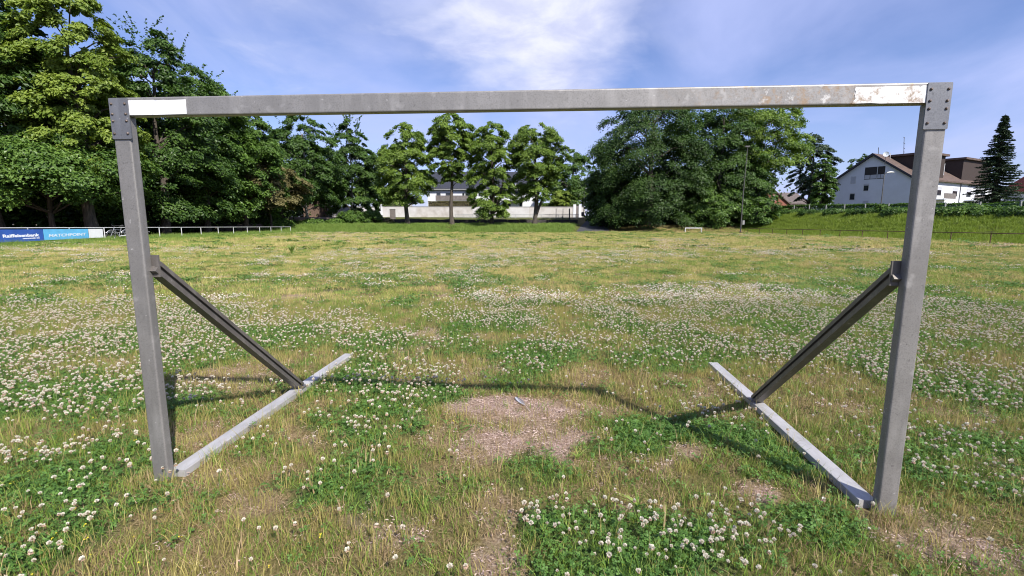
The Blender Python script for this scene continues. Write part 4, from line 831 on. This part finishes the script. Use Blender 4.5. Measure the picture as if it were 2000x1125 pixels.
lh = tag(empty('laurel_hedge', (39.6, 30, 1.6)), 'long even green hedge behind the wire fence on the right bank', 'hedge')
r_ = np.random.default_rng(77); n_ = 30000; hy = r_.uniform(24, 70, n_); top_ = r_.random(n_) < .35; hx = 39.7 - .04 * (hy - 24) + np.where(top_, r_.uniform(-.5, .5, n_), -.5 + .25 * r_.random(n_)**2); hz_ = .62 + .28 * fbm(hy, 0 * hy, 2.5, 3) + .006 * (hy - 24)
hp_ = np.stack([hx, hy, terrain(hx, hy) + np.where(top_, hz_ + r_.normal(0, .05, n_), hz_ * r_.random(n_))], -1); l_ = .17 * r_.uniform(.6, 1.3, n_)
c_ = bpy.data.objects.new('foliage', leaves(hp_ - np.array([39.6, 30, 1.6]), r_.normal(0, .6, (n_, 3)) + np.where(top_[:, None], [0, 0, 1.], [-1., 0, .3]), r_.normal(size=(n_, 3)), l_, l_ * .6, np.clip(r_.normal(.45, .22, n_), 0, 1), 'foliage', LM['mid'])); COL.objects.link(c_); c_.parent = lh
m = MB(); m.add([(39.35 - .04 * (q - 24), q, z) for q in (24, 70) for z in (1.2, 2.2)] + [(40.1 - .04 * (q - 24), q, z) for q in (24, 70) for z in (1.2, 2.2)], [(0, 1, 3, 2), (4, 6, 7, 5), (1, 5, 7, 3), (0, 4, 5, 1), (2, 3, 7, 6)]); m.build('core', M_bark, lh)
# small white training goal, floodlight mast, lamps
sg = at(1354, 452, 58.6); g0 = float(terrain(sg.x, sg.y)); ob = tag(empty('training_goal', (sg.x, sg.y, g0)), 'small low white training goal before the dark clump of trees', 'goal')
x0, x1 = at(1337.5, 450, 58.6).x, at(1371, 450, 58.6).x; zt = at(1354, 444.5, 58.6).z
m = MB(); m.box((x0, 58.56, zt - .10), (x1, 58.64, zt)); m.build('crossbar', M_white, ob)
for xx in (x0 + .05, x1 - .05): m = MB(); m.box((xx - .04, 58.55, g0 - .1), (xx + .04, 58.63, zt - .101)); m.build('post', M_white, ob)
for xx in (x0 + .05, x1 - .05): m = MB(); m.tube([(xx, 58.6, zt - .12), (xx, 59.3, g0)], .03, 6); m.build('back_stay', M_white, ob)
M_steel = mat('mast_steel', (.10, .097, .09), .6, .4, var=.2, scale=3)
mp_ = at(1446, 455, 57.5); g0 = float(terrain(mp_.x, mp_.y)); ob = tag(empty('floodlight_mast', (mp_.x, 57.5, g0)), 'tall thin grey floodlight mast before the airy right trees', 'mast')
m = MB(); m.tube([(mp_.x, 57.5, g0 - .1), (mp_.x, 57.5, 4), (mp_.x + .15, 57.5, 9.6)], [.085, .065, .04], 9); m.build('pole', M_steel, ob)
m = MB(); m.box((mp_.x + .12, 57.38, g0 + 1.05), (mp_.x + .36, 57.6, g0 + 1.55)); m.build('switch_box', M_conc, ob)
m = MB(); m.tube([(mp_.x, 57.5, g0 - .05), (mp_.x, 57.5, g0 + .22)], [.24, .2], 10); m.build('rusty_foot', M_rust, ob)
m = MB(); m.box((mp_.x - .15, 57.42, 9.61), (mp_.x + .40, 57.58, 9.76)); m.build('lamp_head', M_steel, ob)
def lamp(px, py_top, Y, label, arm):
    p = at(px, 424, Y); g = float(terrain(p.x, Y)); zt = at(px, py_top, Y).z; o = tag(empty('street_lamp', (p.x, Y, g)), label, 'street lamp')
    m = MB(); m.tube([(p.x, Y, g), (p.x, Y, zt - .3), (p.x + arm * .3, Y, zt)], [.07, .055, .045], 8); m.build('pole', M_steel, o)
    m = MB(); m.tube([(p.x + arm * .3, Y, zt), (p.x + arm * .8, Y, zt + .06), (p.x + arm * 1.25, Y, zt + .04)], [.06, .12, .07], 8); m.build('lamp_head', M_white, o)
lamp(1718, 337, 66, 'grey street lamp with white head in front of the white gable', 1.0)
lamp(1140, 368, 80.5, 'thin pale lamp pole beside the path at the street', .6)
# ------------------------------------------------------------------ buildings
M_plaster = mat('white_plaster', (.66, .68, .72), .9, var=.05, scale=.6)
M_plaster2 = mat('aged_shadow_plaster', (.52, .50, .48), .9, col2=(.36, .33, .30), scale=.9, lo=.4, hi=.75)  # aged wall tone, on the street wall also standing for tree shadow
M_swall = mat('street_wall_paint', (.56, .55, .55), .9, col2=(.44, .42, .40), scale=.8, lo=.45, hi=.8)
M_roof_b = mat('brown_roof', (.105, .070, .055), .85, var=.35, scale=2.2, bump=.5, bscale=10)
M_roof_d = mat('slate_roof', (.030, .033, .045), .6, var=.3, scale=3, bump=.3, bscale=12)
M_roof_r = mat('red_roof', (.30, .075, .045), .85, var=.3, scale=2.5, bump=.4, bscale=10)
M_roof_g = mat('grey_roof', (.13, .105, .095), .9, var=.3, scale=2.5, bump=.4, bscale=10)
M_brick = mat('red_brick', (.27, .105, .075), .9, var=.25, scale=4)
M_clad = mat('brown_cladding', (.040, .026, .020), .8, var=.3, scale=4, stretch=(1, 1, 4))
M_glass = mat('window_glass', (.025, .03, .038), .06, 0, spec=.8)
M_shut = mat('roller_shutter', (.46, .47, .50), .7, var=.12, scale=2, stretch=(1, 1, 12))
M_trim = mat('dark_trim', (.035, .035, .045), .7)
M_parap = mat('balcony_panel', (.16, .14, .13), .8, var=.25, scale=3)
M_wood = mat('brown_fence_wood', (.15, .10, .075), .85, var=.3, scale=3)
def window(parent, P, u, up, w, h, n, frame=None, shut=0.0, depth=.10):
    """frame set 2 cm proud of the wall, with the pane set back inside it; shut = share covered by a roller shutter"""
    t = .07; m = MB()
    for lo, hi in (((0, 0), (w, t)), ((0, h - t), (w, h)), ((0, t), (t, h - t)), ((w - t, t), (w, h - t))): m.frame_box(P, u, up, n, (lo[0], lo[1], -.05), (hi[0], hi[1], .025))
    o = m.build('window', frame or M_white, parent)
    m = MB(); m.frame_box(P, u, up, n, (t, t, -.04), (w - t, h - t * 1.0 if shut == 0 else t + (h - 2 * t) * (1 - shut), .006))
    if shut < 1: m.build('pane', M_glass, o)
    if shut > 0:
        m = MB(); m.frame_box(P, u, up, n, (t, t + (h - 2 * t) * (1 - shut), -.03), (w - t, h - t, .016)); m.build('shutter', M_shut, o)
    return o
ZU = Vector((0, 0, 1))
# white gabled house on the right
A = at(1624.5, 400, 88); ng = Vector((-.87, -.49, 0)).normalized(); ug = Vector((.49, -.87, 0)).normalized(); vg = -ng; A = Vector((A.x, A.y, 1.2))
Wg = (on_plane(1777, 390, A, ng) - A).dot(ug); Lg = 34.0; ze = 7.85; za = on_plane(1696.5, 303.5, A, ng).z
def hp(u, v, z): return Vector((A.x, A.y, 0)) + ug * u + vg * v + ZU * z
wh_ = tag(empty('gabled_house', A), 'white three storey gabled house with brown roof on the right', 'house')
poly = [(0, 1.2), (Wg, 1.2), (Wg, ze), (Wg / 2, za - .12), (0, ze)]
m = MB(); m.extrude([(a, z) for a, z in poly], Vector((A.x, A.y, 0)), ug, ZU, vg, Lg); m.build('wall', M_plaster, wh_)
sl = (za - ze) / (Wg / 2); ov = .55
for s in (-1, 1):
    c0 = Wg / 2; e = c0 + s * (c0 + ov); ez = ze - sl * ov; th = .24
    vs = [hp(c0, -.35, za + .02), hp(e, -.35, ez + .02), hp(e, Lg + .3, ez + .02), hp(c0, Lg + .3, za + .02)]; vs += [v + ZU * th for v in vs]
    m = MB(); m.add(vs, [(0, 1, 2, 3), (7, 6, 5, 4), (0, 4, 5, 1), (1, 5, 6, 2), (2, 6, 7, 3), (3, 7, 4, 0)]); ro = m.build('roof', M_roof_b, wh_)
    m = MB(); vs = [hp(c0, -.42, za - .10), hp(e, -.42, ez - .10), hp(e, -.352, ez - .10), hp(c0, -.352, za - .10)]; vs += [v + ZU * (th + .16) for v in vs]
    m.add(vs, [(0, 1, 2, 3), (7, 6, 5, 4), (0, 4, 5, 1), (1, 5, 6, 2), (2, 6, 7, 3), (3, 7, 4, 0)]); m.build('verge_board', M_trim, ro)
def gwin(x0, y0, x1, y1, **k):
    a = on_plane(x0, y1, A, ng); b = on_plane(x1, y1, A, ng); z1 = on_plane(x0, y0, A, ng).z; w = (b - a).dot(ug); return window(wh_, Vector((a.x, a.y, a.z)), ug, ZU, w, z1 - a.z, ng, **k)
gwin(1660.5, 345, 1671, 359.5, shut=1.0); gwin(1685.5, 359, 1696.3, 373.5, shut=.22); gwin(1658.5, 377, 1669, 391, shut=.12); gwin(1683.5, 392, 1695, 406, shut=1.0)
# loggia: flat dark panel painted as a shaded recess, with parapet glass and a white post
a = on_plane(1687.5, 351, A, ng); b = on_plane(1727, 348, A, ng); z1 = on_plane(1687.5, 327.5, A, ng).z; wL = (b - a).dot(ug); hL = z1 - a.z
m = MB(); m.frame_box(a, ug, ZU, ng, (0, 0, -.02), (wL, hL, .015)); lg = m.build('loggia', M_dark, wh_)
for k, (p0, p1) in enumerate(((.02, .28), (.31, .61), (.66, .8), (.82, .985))): m = MB(); m.frame_box(a, ug, ZU, ng, (wL * p0, .08, .016), (wL * p1, hL * .36, .05)); m.build('parapet_panel', M_shut, lg)
m = MB(); m.frame_box(a, ug, ZU, ng, (wL * .625, 0, .016), (wL * .65, hL, .08)); m.build('loggia_post', M_white, lg)
# long sunlit side
nl = Vector((ug.x, ug.y, 0)); Bc = hp(Wg, 0, 0)
def lw(v, z, w, h, **k): return window(wh_, Vector((Bc.x, Bc.y, 0)) + vg * v + ZU * z, vg, ZU, w, h, nl, **k)
for v in (3.0, 9.0, 15.5, 21.5, 28):
    lw(v, 2.0, 2.1, 2.0); lw(v, 5.2, 2.1, 1.5, shut=.35)
for v in (9.0, 21.5):
    m = MB(); m.frame_box(Vector((Bc.x, Bc.y, 0)) + vg * (v - .8) + ZU * 4.5, vg, ZU, nl, (0, 0, .002), (4.6, .16, 1.5)); bal = m.build('balcony', M_plaster, wh_)
    m = MB(); m.frame_box(Vector((Bc.x, Bc.y, 0)) + vg * (v - .8) + ZU * 4.662, vg, ZU, nl, (0, 0, 1.42), (4.6, .9, 1.48)); m.build('balcony_front', M_parap, bal)
for v in (.35, 18.5): m = MB(); P = Vector((Bc.x, Bc.y, 0)) + vg * v + nl * .09; m.tube([P + ZU * 1.3, P + ZU * (ze - .2)], .06, 7); m.build('downpipe', M_trim, wh_)
for v0, v1 in ((4.3, 11.5), (19.0, 32.0)):            # flat roofed dormers clad in dark brown
    zb = lambda u: za - sl * (u - Wg / 2) + .22
    u0, u1 = Wg / 2 + .5, Wg - .15; zt = zb(u0) - .05
    m = MB(); a_ = [hp(u0, v0, zb(u0) - .1), hp(u1, v0, zb(u1) - .1), hp(u1, v0, zt), hp(u0, v0, zt)]; b_ = [hp(u0, v1, zb(u0) - .1), hp(u1, v1, zb(u1) - .1), hp(u1, v1, zt), hp(u0, v1, zt)]
    m.add(a_ + b_, [(0, 1, 2, 3), (7, 6, 5, 4), (0, 4, 5, 1), (1, 5, 6, 2), (2, 6, 7, 3)]); dm = m.build('dormer', M_clad, wh_)
    m = MB(); m.frame_box(Vector((A.x, A.y, 0)), ug, vg, ZU, (u0 - .5, v0 - .35, zt + .002), (u1 + .45, v1 + .35, zt + .34)); m.build('dormer_roof', M_roof_b, dm)
m = MB(); P = hp(Wg - 1.6, 14.3, 0); zr = za - sl * (Wg / 2 - 1.6); m.box((P.x - .35, P.y - .35, zr - .6), (P.x + .35, P.y + .35, zr + 1.9)); m.build('chimney', M_plaster, wh_)
m = MB(); P = hp(Wg / 2 + 1.2, 2.9, za - sl * 1.2 + .2); m.tube([P, P + ZU * 1.0], .05, 6); m.build('vent_pipe', M_white, wh_)
# satellite dish and aerials on the ridge
P = on_plane(1731, 301, hp(Wg / 2 + 2.2, 0, 0), nl); dish = tag(empty('satellite_dish', P), 'round pale satellite dish on the ridge of the white house', 'satellite dish')
dn = (Vector((0, 0, CAM_H)) - P).normalized(); dn = (dn + Vector((.25, 0, .25))).normalized(); e1 = dn.orthogonal().normalized(); e2 = dn.cross(e1)
m = MB(); R0 = .42; rings = []
for k in range(5): rr = R0 * k / 4; rings.append([P + (e1 * math.cos(6.283 * j / 16) + e2 * math.sin(6.283 * j / 16)) * rr - dn * .12 * (1 - (k / 4)**2) for j in range(16)])
V = [v for r_ in rings for v in r_]; m.add(V, [(i * 16 + j, i * 16 + (j + 1) % 16, (i + 1) * 16 + (j + 1) % 16, (i + 1) * 16 + j) for i in range(4) for j in range(16)], 0, True); m.build('dish', mat('dish_grey', (.55, .60, .64), .5), dish)
m = MB(); m.tube([P - dn * .12, P - dn * .2 - ZU * 1.6], .03, 6); m.tube([P - ZU * .4, P + dn * .42], .012, 5); m.build('bracket', M_steel, dish)
def aerial(px, py_top, py_base, label, arms):
    Pp = hp(Wg / 2, 0, 0); n2 = nl; b = on_plane(px, py_base, Pp, n2); t = on_plane(px, py_top, Pp, n2); o = tag(empty('roof_aerial', b), label, 'aerial')
    m = MB(); m.tube([b - ZU * .8, t], .045, 6); m.build('mast', M_steel, o)
    for f, l in arms: m = MB(); c = b.lerp(t, f); d = (vg * .8 + ug * -.2).normalized(); m.tube([c - d * l, c + d * l], .04, 5); m.build('cross_arm', M_steel, o)
aerial(1766, 268, 298, 'tall television aerial with cross arms on the ridge near the right post', ((.98, .7), (.6, .95), (.28, .7), (.05, .6)))
aerial(1716, 288, 300, 'short white tipped aerial left of the satellite dish', ((.95, .15),))

# red roofed house at the right edge
def slab(name, pts, th, mtl, parent):
    m = MB(); n = len(pts); vs = [Vector(p) for p in pts]; vs += [v + ZU * th for v in vs]; m.add(vs, [tuple(range(n)), tuple(range(2 * n - 1, n - 1, -1))] + [(i, (i + 1) % n, n + (i + 1) % n, n + i) for i in range(n)]); return m.build(name, mtl, parent)
x0 = at(1960, 400, 97).x; rh = tag(empty('red_roofed_house', (x0 + 5, 90, 1.3)), 'white house with red tiled hipped roof at the right picture edge', 'house'); ez = at(1990, 371, 92).z; rz_ = at(1992, 312, 92).z
m = MB(); m.box((x0, 84, 1.2), (x0 + 14, 97, ez)); m.build('wall', M_plaster, rh); e_ = [(x0 - .7, 83.3, ez - .25), (x0 + 14.7, 83.3, ez - .25), (x0 + 14.7, 97.7, ez - .25), (x0 - .7, 97.7, ez - .25)]; rl, rr_ = (x0 + 2.6, 91.5, rz_), (x0 + 9.5, 91.5, rz_)
for pts in ((e_[0], e_[1], rr_, rl), (e_[1], e_[2], rr_), (e_[2], e_[3], rl, rr_), (e_[3], e_[0], rl)): slab('roof', pts, .22, M_roof_r, rh)
m = MB(); m.box((x0 + 1.6, 93.2, ez + .6), (x0 + 2.4, 94.0, rz_ - .4)); m.build('chimney', M_brick, rh)
for yy in (95.0, 92.0, 88.6): window(rh, Vector((x0, yy, ez - 2.3)), Vector((0, -1, 0)), ZU, 1.2, 1.4, Vector((-1, 0, 0)), shut=.3)
wfn = tag(empty('wooden_fence', (at(1975, 400, 74).x, 74, 1.5)), 'brown horizontal board fence below the red roofed house', 'fence')
for k in range(5): m = MB(); xw = at(1962, 400, 74).x; m.box((xw, 74, 2.0 + .36 * k), (xw + 12, 74.05, 2.32 + .36 * k)); m.build('plank', M_wood, wfn)
for k in range(5): m = MB(); m.box((xw + .3 + 2.8 * k, 74.051, 1.3), (xw + .42 + 2.8 * k, 74.15, 3.75)); m.build('post', M_wood, wfn)

# red brick gable and grey roof behind the right trees
B1 = at(1490, 400, 96); bh = tag(empty('brick_house', (B1.x, 96, 1.4)), 'red brick gable house half hidden behind the right trees', 'house')
apx = at(1507, 369, 96); e_r = at(1545, 402, 96); m = MB(); hwid = e_r.x - apx.x; m.extrude([(-hwid, 1.3), (hwid, 1.3), (hwid, e_r.z), (0, apx.z), (-hwid, e_r.z)], (apx.x, 96, 0), (1, 0, 0), (0, 0, 1), (0, 1, 0), 9); m.build('wall', M_brick, bh)
for s in (-1, 1): slab('roof', [(apx.x, 95.7, apx.z + .02), (apx.x + s * (hwid + .4), 95.7, e_r.z - .32), (apx.x + s * (hwid + .4), 105.3, e_r.z - .32), (apx.x, 105.3, apx.z + .02)], .22, M_roof_g, bh)
window(bh, Vector((apx.x + .2, 96, apx.z - 2.2)), Vector((1, 0, 0)), ZU, .9, .9, Vector((0, -1, 0)))
g2 = at(1525, 376, 112); gh = tag(empty('grey_roofed_house', (g2.x, 112, 1.4)), 'dark grey roof with a skylight behind the brick gable', 'house')
xg0, xg1 = at(1505, 376, 112).x, at(1575, 376, 112).x; m = MB(); m.box((xg0, 112, 1.3), (xg1, 121, 4.6)); m.build('wall', M_plaster2, gh)
slab('roof', [(xg0 - .4, 111.5, 4.5), (xg1 + .4, 111.5, 4.5), (xg1 + .4, 116.5, g2.z), (xg0 - .4, 116.5, g2.z)], .22, M_roof_g, gh); slab('roof', [(xg0 - .4, 116.52, g2.z), (xg1 + .4, 116.52, g2.z), (xg1 + .4, 121.5, 4.5), (xg0 - .4, 121.5, 4.5)], .22, M_roof_g, gh)

# white house behind the wall in the middle
Yc = 100.0; cw = tag(empty('apartment_house', (at(940, 400, Yc).x, Yc, 1.5)), 'white two storey house with dark slate roof behind the far wall', 'house')
xa, xb_ = at(835, 380, Yc).x, at(1052, 380, Yc).x; ez = at(940, 369, Yc).z; rz_ = at(940, 337.5, Yc + 4).z
m = MB(); m.box((xa, Yc, 1.3), (xb_, Yc + 10, ez)); m.build('wall', M_plaster, cw)
sk0, sk1 = at(829, 368, Yc - .5), at(1058, 368, Yc - .5); r0_, r1_ = at(843, 338, Yc + 4), at(1046, 338, Yc + 4)
slab('roof', [(sk0.x, Yc - .5, ez - .12), (sk1.x, Yc - .5, ez - .12), (r1_.x, Yc + 4, rz_), (r0_.x, Yc + 4, rz_)], .2, M_roof_d, cw); slab('roof', [(r0_.x, Yc + 4.01, rz_), (r1_.x, Yc + 4.01, rz_), (sk1.x, Yc + 10.5, ez - .12), (sk0.x, Yc + 10.5, ez - .12)], .2, M_roof_d, cw)
for nm, s0, r_ in (('l', sk0, r0_), ('r', sk1, r1_)): slab('roof', [(s0.x, Yc - .5, ez - .13), (r_.x, Yc + 4, rz_ - .01), (s0.x, Yc + 10.5, ez - .13)], .19, M_roof_d, cw)
m = MB(); m.box((sk0.x, Yc - .62, ez - .22), (sk1.x, Yc - .505, ez - .04)); m.build('gutter', M_conc, cw)
sn = Vector((0, -(rz_ - ez), 4.5)).normalized(); su = Vector((0, 4.5, rz_ - ez)).normalized()
for x0_, x1_, y0_, y1_ in ((847, 856, 344, 351), (894, 899, 344, 350), (901, 907, 344, 350), (853, 861, 354, 360), (940, 947, 344, 350)):
    P = on_plane(x0_, y1_, Vector((0, Yc - .5, ez + .09)), sn); Q = on_plane(x1_, y0_, Vector((0, Yc - .5, ez + .09)), sn)
    window(cw, P, Vector((1, 0, 0)), su, Q.x - P.x, (Q - P).dot(su), sn, frame=M_conc)
def cwin(x0_, y0_, x1_, y1_, **k): P = at(x0_, y1_, Yc); Q = at(x1_, y0_, Yc); return window(cw, P, Vector((1, 0, 0)), ZU, Q.x - P.x, Q.z - P.z, Vector((0, -1, 0)), **k)
cwin(852, 375.5, 861, 383); cwin(902.5, 376.5, 907.5, 384.5); cwin(909, 376, 922, 383, shut=.25); cwin(990, 395, 998, 404); cwin(1014, 394, 1021, 404); cwin(985, 373, 996, 381); cwin(1003, 373, 1013, 381); cwin(934, 376, 944, 384); cwin(870, 376, 880, 383)
def balcony(x0_, x1_, y0_, y1_, mtl, rail=False):
    a, b = at(x0_, y1_, Yc), at(x1_, y0_, Yc); m = MB(); m.box((a.x, Yc - 1.4, a.z - .15), (b.x, Yc - .002, a.z)); o = m.build('balcony', M_conc, cw)
    if not rail: m = MB(); m.box((a.x, Yc - 1.45, a.z + .002), (b.x, Yc - 1.38, b.z)); m.build('parapet', mtl, o)
    else:
        m = MB(); m.tube([(a.x, Yc - 1.4, b.z), (b.x, Yc - 1.4, b.z)], .03, 6); m.build('handrail', mtl, o)
        for xx in np.linspace(a.x, b.x, 26): m = MB(); m.tube([(xx, Yc - 1.4, a.z), (xx, Yc - 1.4, b.z)], .012, 4); m.build('baluster', mtl, o)
balcony(853, 930, 382.5, 391.5, M_parap); balcony(980, 1023, 381, 391, M_steel, True)
a, b = at(1004.5, 365.5, Yc), at(1013, 356.5, Yc); m = MB(); m.box((a.x, Yc + .3, a.z), (b.x, Yc + 4, b.z)); dmr = m.build('dormer', M_plaster, cw); m = MB(); m.box((a.x - .2, Yc + .1, b.z + .002), (b.x + .2, Yc + 4, b.z + .14)); m.build('dormer_roof', M_trim, dmr)

# grey hipped roof house left of it
Yh = 104.0; hh = tag(empty('hipped_house', (at(765, 395, Yh).x, Yh, 1.5)), 'low house with grey brown hipped roof left of the white house', 'house')
xa, xb_ = at(742, 390, Yh).x, at(790, 390, Yh).x; ez = at(760, 388, Yh).z; rz_ = at(760, 364, Yh + 4).z
m = MB(); m.box((xa, Yh, 1.3), (xb_, Yh + 8, ez)); m.build('wall', M_plaster2, hh); xm_ = (xa + xb_) / 2
e_ = [(xa - .5, Yh - .5, ez - .1), (xb_ + .5, Yh - .5, ez - .1), (xb_ + .5, Yh + 8.5, ez - .1), (xa - .5, Yh + 8.5, ez - .1)]; rl, rr_ = (xm_ - 1.2, Yh + 4, rz_), (xm_ + 1.2, Yh + 4, rz_)
for pts in ((e_[0], e_[1], rr_, rl), (e_[1], e_[2], rr_), (e_[2], e_[3], rl, rr_), (e_[3], e_[0], rl)): slab('roof', pts, .18, M_roof_g, hh)
# dim houses seen through the left trees
for nm, px0, px1, Y_, tp, lab, mt_ in (('plastered_house', 5, 62, 62, 396, 'grey plastered house wall dimly visible behind the left trees', M_plaster2), ('plank_shed', 592, 622, 86, 372, 'brown boarded shed wall between the left trees', M_wood)):
    xa, xb_ = at(px0, 400, Y_).x, at(px1, 400, Y_).x; zt = at(px0, tp, Y_).z; o = tag(empty(nm, ((xa + xb_) / 2, Y_, 0)), lab, 'house' if 'house' in nm else 'shed')
    g = float(terrain(xa, Y_)) - .3; m = MB(); m.box((xa, Y_, g), (xb_, Y_ + 6, zt)); m.build('wall', mt_, o); slab('roof', [(xa - .4, Y_ - .4, zt + .003), (xb_ + .4, Y_ - .4, zt + .003), (xb_ + .4, Y_ + 3, zt + 1.6), (xa - .4, Y_ + 3, zt + 1.6)], .2, M_roof_g, o)
    slab('roof', [(xa - .4, Y_ + 3.01, zt + 1.6), (xb_ + .4, Y_ + 3.01, zt + 1.6), (xb_ + .4, Y_ + 6.4, zt + .003), (xa - .4, Y_ + 6.4, zt + .003)], .2, M_roof_g, o)

# white street wall, clipped hedge, railing
Yw = 86.0; xw0, xw1 = at(649, 410, Yw).x, at(1143, 410, Yw).x; zt = at(900, 404, Yw).z; sw = tag(empty('street_wall', ((xw0 + xw1) / 2, Yw, 1.4)), 'long white plastered wall along the street beyond the field', 'wall')
n_seg = 9
for k in range(n_seg):
    a_, b_ = xw0 + (xw1 - xw0) * k / n_seg, xw0 + (xw1 - xw0) * (k + 1) / n_seg - .02; m = MB(); m.box((a_, Yw, 1.0), (b_, Yw + .3, zt)); m.build('panel', [M_swall, M_plaster2][k in (3, 4, 7, 8)], sw)  # darker panels put dirt and tree shadow into the wall colour
m = MB(); m.box((xw0 - .05, Yw - .06, zt + .002), (xw1 + .05, Yw + .36, zt + .07)); m.build('coping', M_conc, sw)
for px in (744, 1122.5, 1133):
    P = at(px, 400, Yw); m = MB(); m.box((P.x - .25, Yw - .12, 1.0), (P.x + .25, Yw - .062, zt + .45)); m.build('pillar', M_plaster, sw)
P0, P1 = at(1124.5, 418, Yw), at(1131.5, 405, Yw); m = MB(); m.box((P0.x, Yw - .05, 1.5), (P1.x, Yw - .004, zt + .2)); m.build('door', M_parap, sw)
ebx = at(767, 424, 78); g = float(terrain(ebx.x, 78)); ob = tag(empty('cable_cabinet', (ebx.x, 78, g)), 'dark grey cable cabinet before the white wall', 'cabinet'); m = MB(); m.box((ebx.x - .42, 77.8, g), (ebx.x + .42, 78.2, at(767, 409, 78).z)); m.build('body', M_parap, ob); m = MB(); m.box((ebx.x - .46, 77.76, at(767, 409, 78).z + .002), (ebx.x + .46, 78.24, at(767, 408, 78).z)); m.build('cap', M_conc, ob)
def clipped(label, px0, px1, py0, Y_, kind, seed, n, py1=405):
    a_, b_ = at(px0, py1, Y_), at(px1, py0, Y_); r = np.random.default_rng(seed); W_, H_ = b_.x - a_.x, b_.z - 1.2; P = np.stack([r.uniform(0, W_, n), r.uniform(0, 1.0, n)**2 * 1.0, r.uniform(0, H_, n)], -1); top = r.random(n) < .3; P[top, 2] = H_ + r.normal(0, .04, top.sum()); P[top, 1] = r.uniform(0, 1, top.sum())
    Nn = r.normal(0, .6, (n, 3)) + np.where(top[:, None], [0, 0, 1.], [0, -1., .2]); L = .16 * r.uniform(.7, 1.3, n); o = tag(empty('clipped_hedge', (a_.x, Y_, 1.2)), label, 'hedge'); c = bpy.data.objects.new('foliage', leaves(P, Nn, r.normal(size=(n, 3)), L, L * .6, np.clip(r.normal(.4, .2, n), 0, 1), 'foliage', LM[kind])); COL.objects.link(c); c.parent = o
    m = MB(); m.box((a_.x + .1, Y_ + .25, 1.1), (b_.x - .1, Y_ + .9, b_.z - .12)); m.build('core', M_bark, o)
clipped('olive brown clipped hedge above the white wall before the house', 836, 940, 394, 92, 'olive', 3, 9000); clipped('green clipped hedge above the right end of the wall', 1052, 1119, 397.5, 91, 'lime', 4, 7000); clipped('green clipped hedge above the left half of the wall before the hipped roof', 746, 796, 390, 95, 'mid', 5, 6000)
Yr = 79.0; rl_ = tag(empty('street_railing', (at(1010, 425, Yr).x, Yr, 1.3)), 'grey metal railing with bars between the lime trees and the street', 'railing'); xr0, xr1 = at(888, 420, Yr).x, at(1131, 420, Yr).x; zr0, zr1 = at(1000, 427.5, Yr).z, at(1000, 418.5, Yr).z
M_rail = mat('railing_metal', (.40, .41, .42), .55, .3, var=.2, scale=2)
for z in (zr0 + .05, zr1): m = MB(); m.tube([(xr0, Yr, z), (xr1, Yr, z)], .03, 6); m.build('rail', M_rail, rl_)
n_b = 130
for k in range(n_b):
    xx = xr0 + (xr1 - xr0) * (k + .5) / n_b; big = k % 9 == 0; m = MB(); m.box((xx - (.04 if big else .018), Yr - .02, zr0 - (.6 if big else 0)), (xx + (.04 if big else .018), Yr + .02, zr1 - .02)); m.build('post' if big else 'baluster', M_rail, rl_)
for i, px in enumerate((1086, 1099.5, 1112)):
    P = at(px, 420, 77.5); g = float(terrain(P.x, 77.5)); o = tag(empty('gate_post', (P.x, 77.5, g)), ['left thin dark gate post at the street end of the path', 'middle thin dark gate post beside the path', 'thick dark gate post nearest the path'][i], 'post'); w = .05 if i < 2 else .1; m = MB(); m.tube([(P.x, 77.5, g), (P.x, 77.5, at(px, 408, 77.5).z)], w, 8); m.build('pole', M_trim, o); m = MB(); m.tube([(P.x, 77.5, at(px, 408, 77.5).z), (P.x, 77.5, at(px, 407.5, 77.5).z + .03)], [w * 1.3, w * .6], 8); m.build('cap', M_trim, o)
P = at(1137.5, 426, 78.5); g = float(terrain(P.x, 78.5)); o = tag(empty('litter_bin', (P.x, 78.5, g)), 'small dark litter bin on a post at the top of the path', 'bin'); m = MB(); m.tube([(P.x, 78.5, g), (P.x, 78.5, g + .5)], .04, 7); m.build('post', M_rail, o); m = MB(); m.tube([(P.x, 78.5, g + .4), (P.x, 78.5, g + .5), (P.x, 78.5, g + .95), (P.x, 78.5, g + 1.05)], [.15, .19, .21, .14], 10); m.build('bin_body', M_trim, o)
# dark retaining edge under the railing
bw = tag(empty('retaining_wall', (-3, 74.5, .5)), 'low dark stone retaining wall behind the lime trees', 'wall'); M_dk = mat('dark_stone', (.055, .05, .048), .9, var=.4, scale=2)
xk = at(735, 430, 74.5).x
while xk < at(1118, 430, 74.5).x: w = random.uniform(1.1, 1.8); m = MB(); m.box((xk, 74.3, .3), (xk + w - .03, 74.7, at(900, 428.5, 74.5).z + random.uniform(-.05, .05))); m.build('stone', M_dk, bw); xk += w
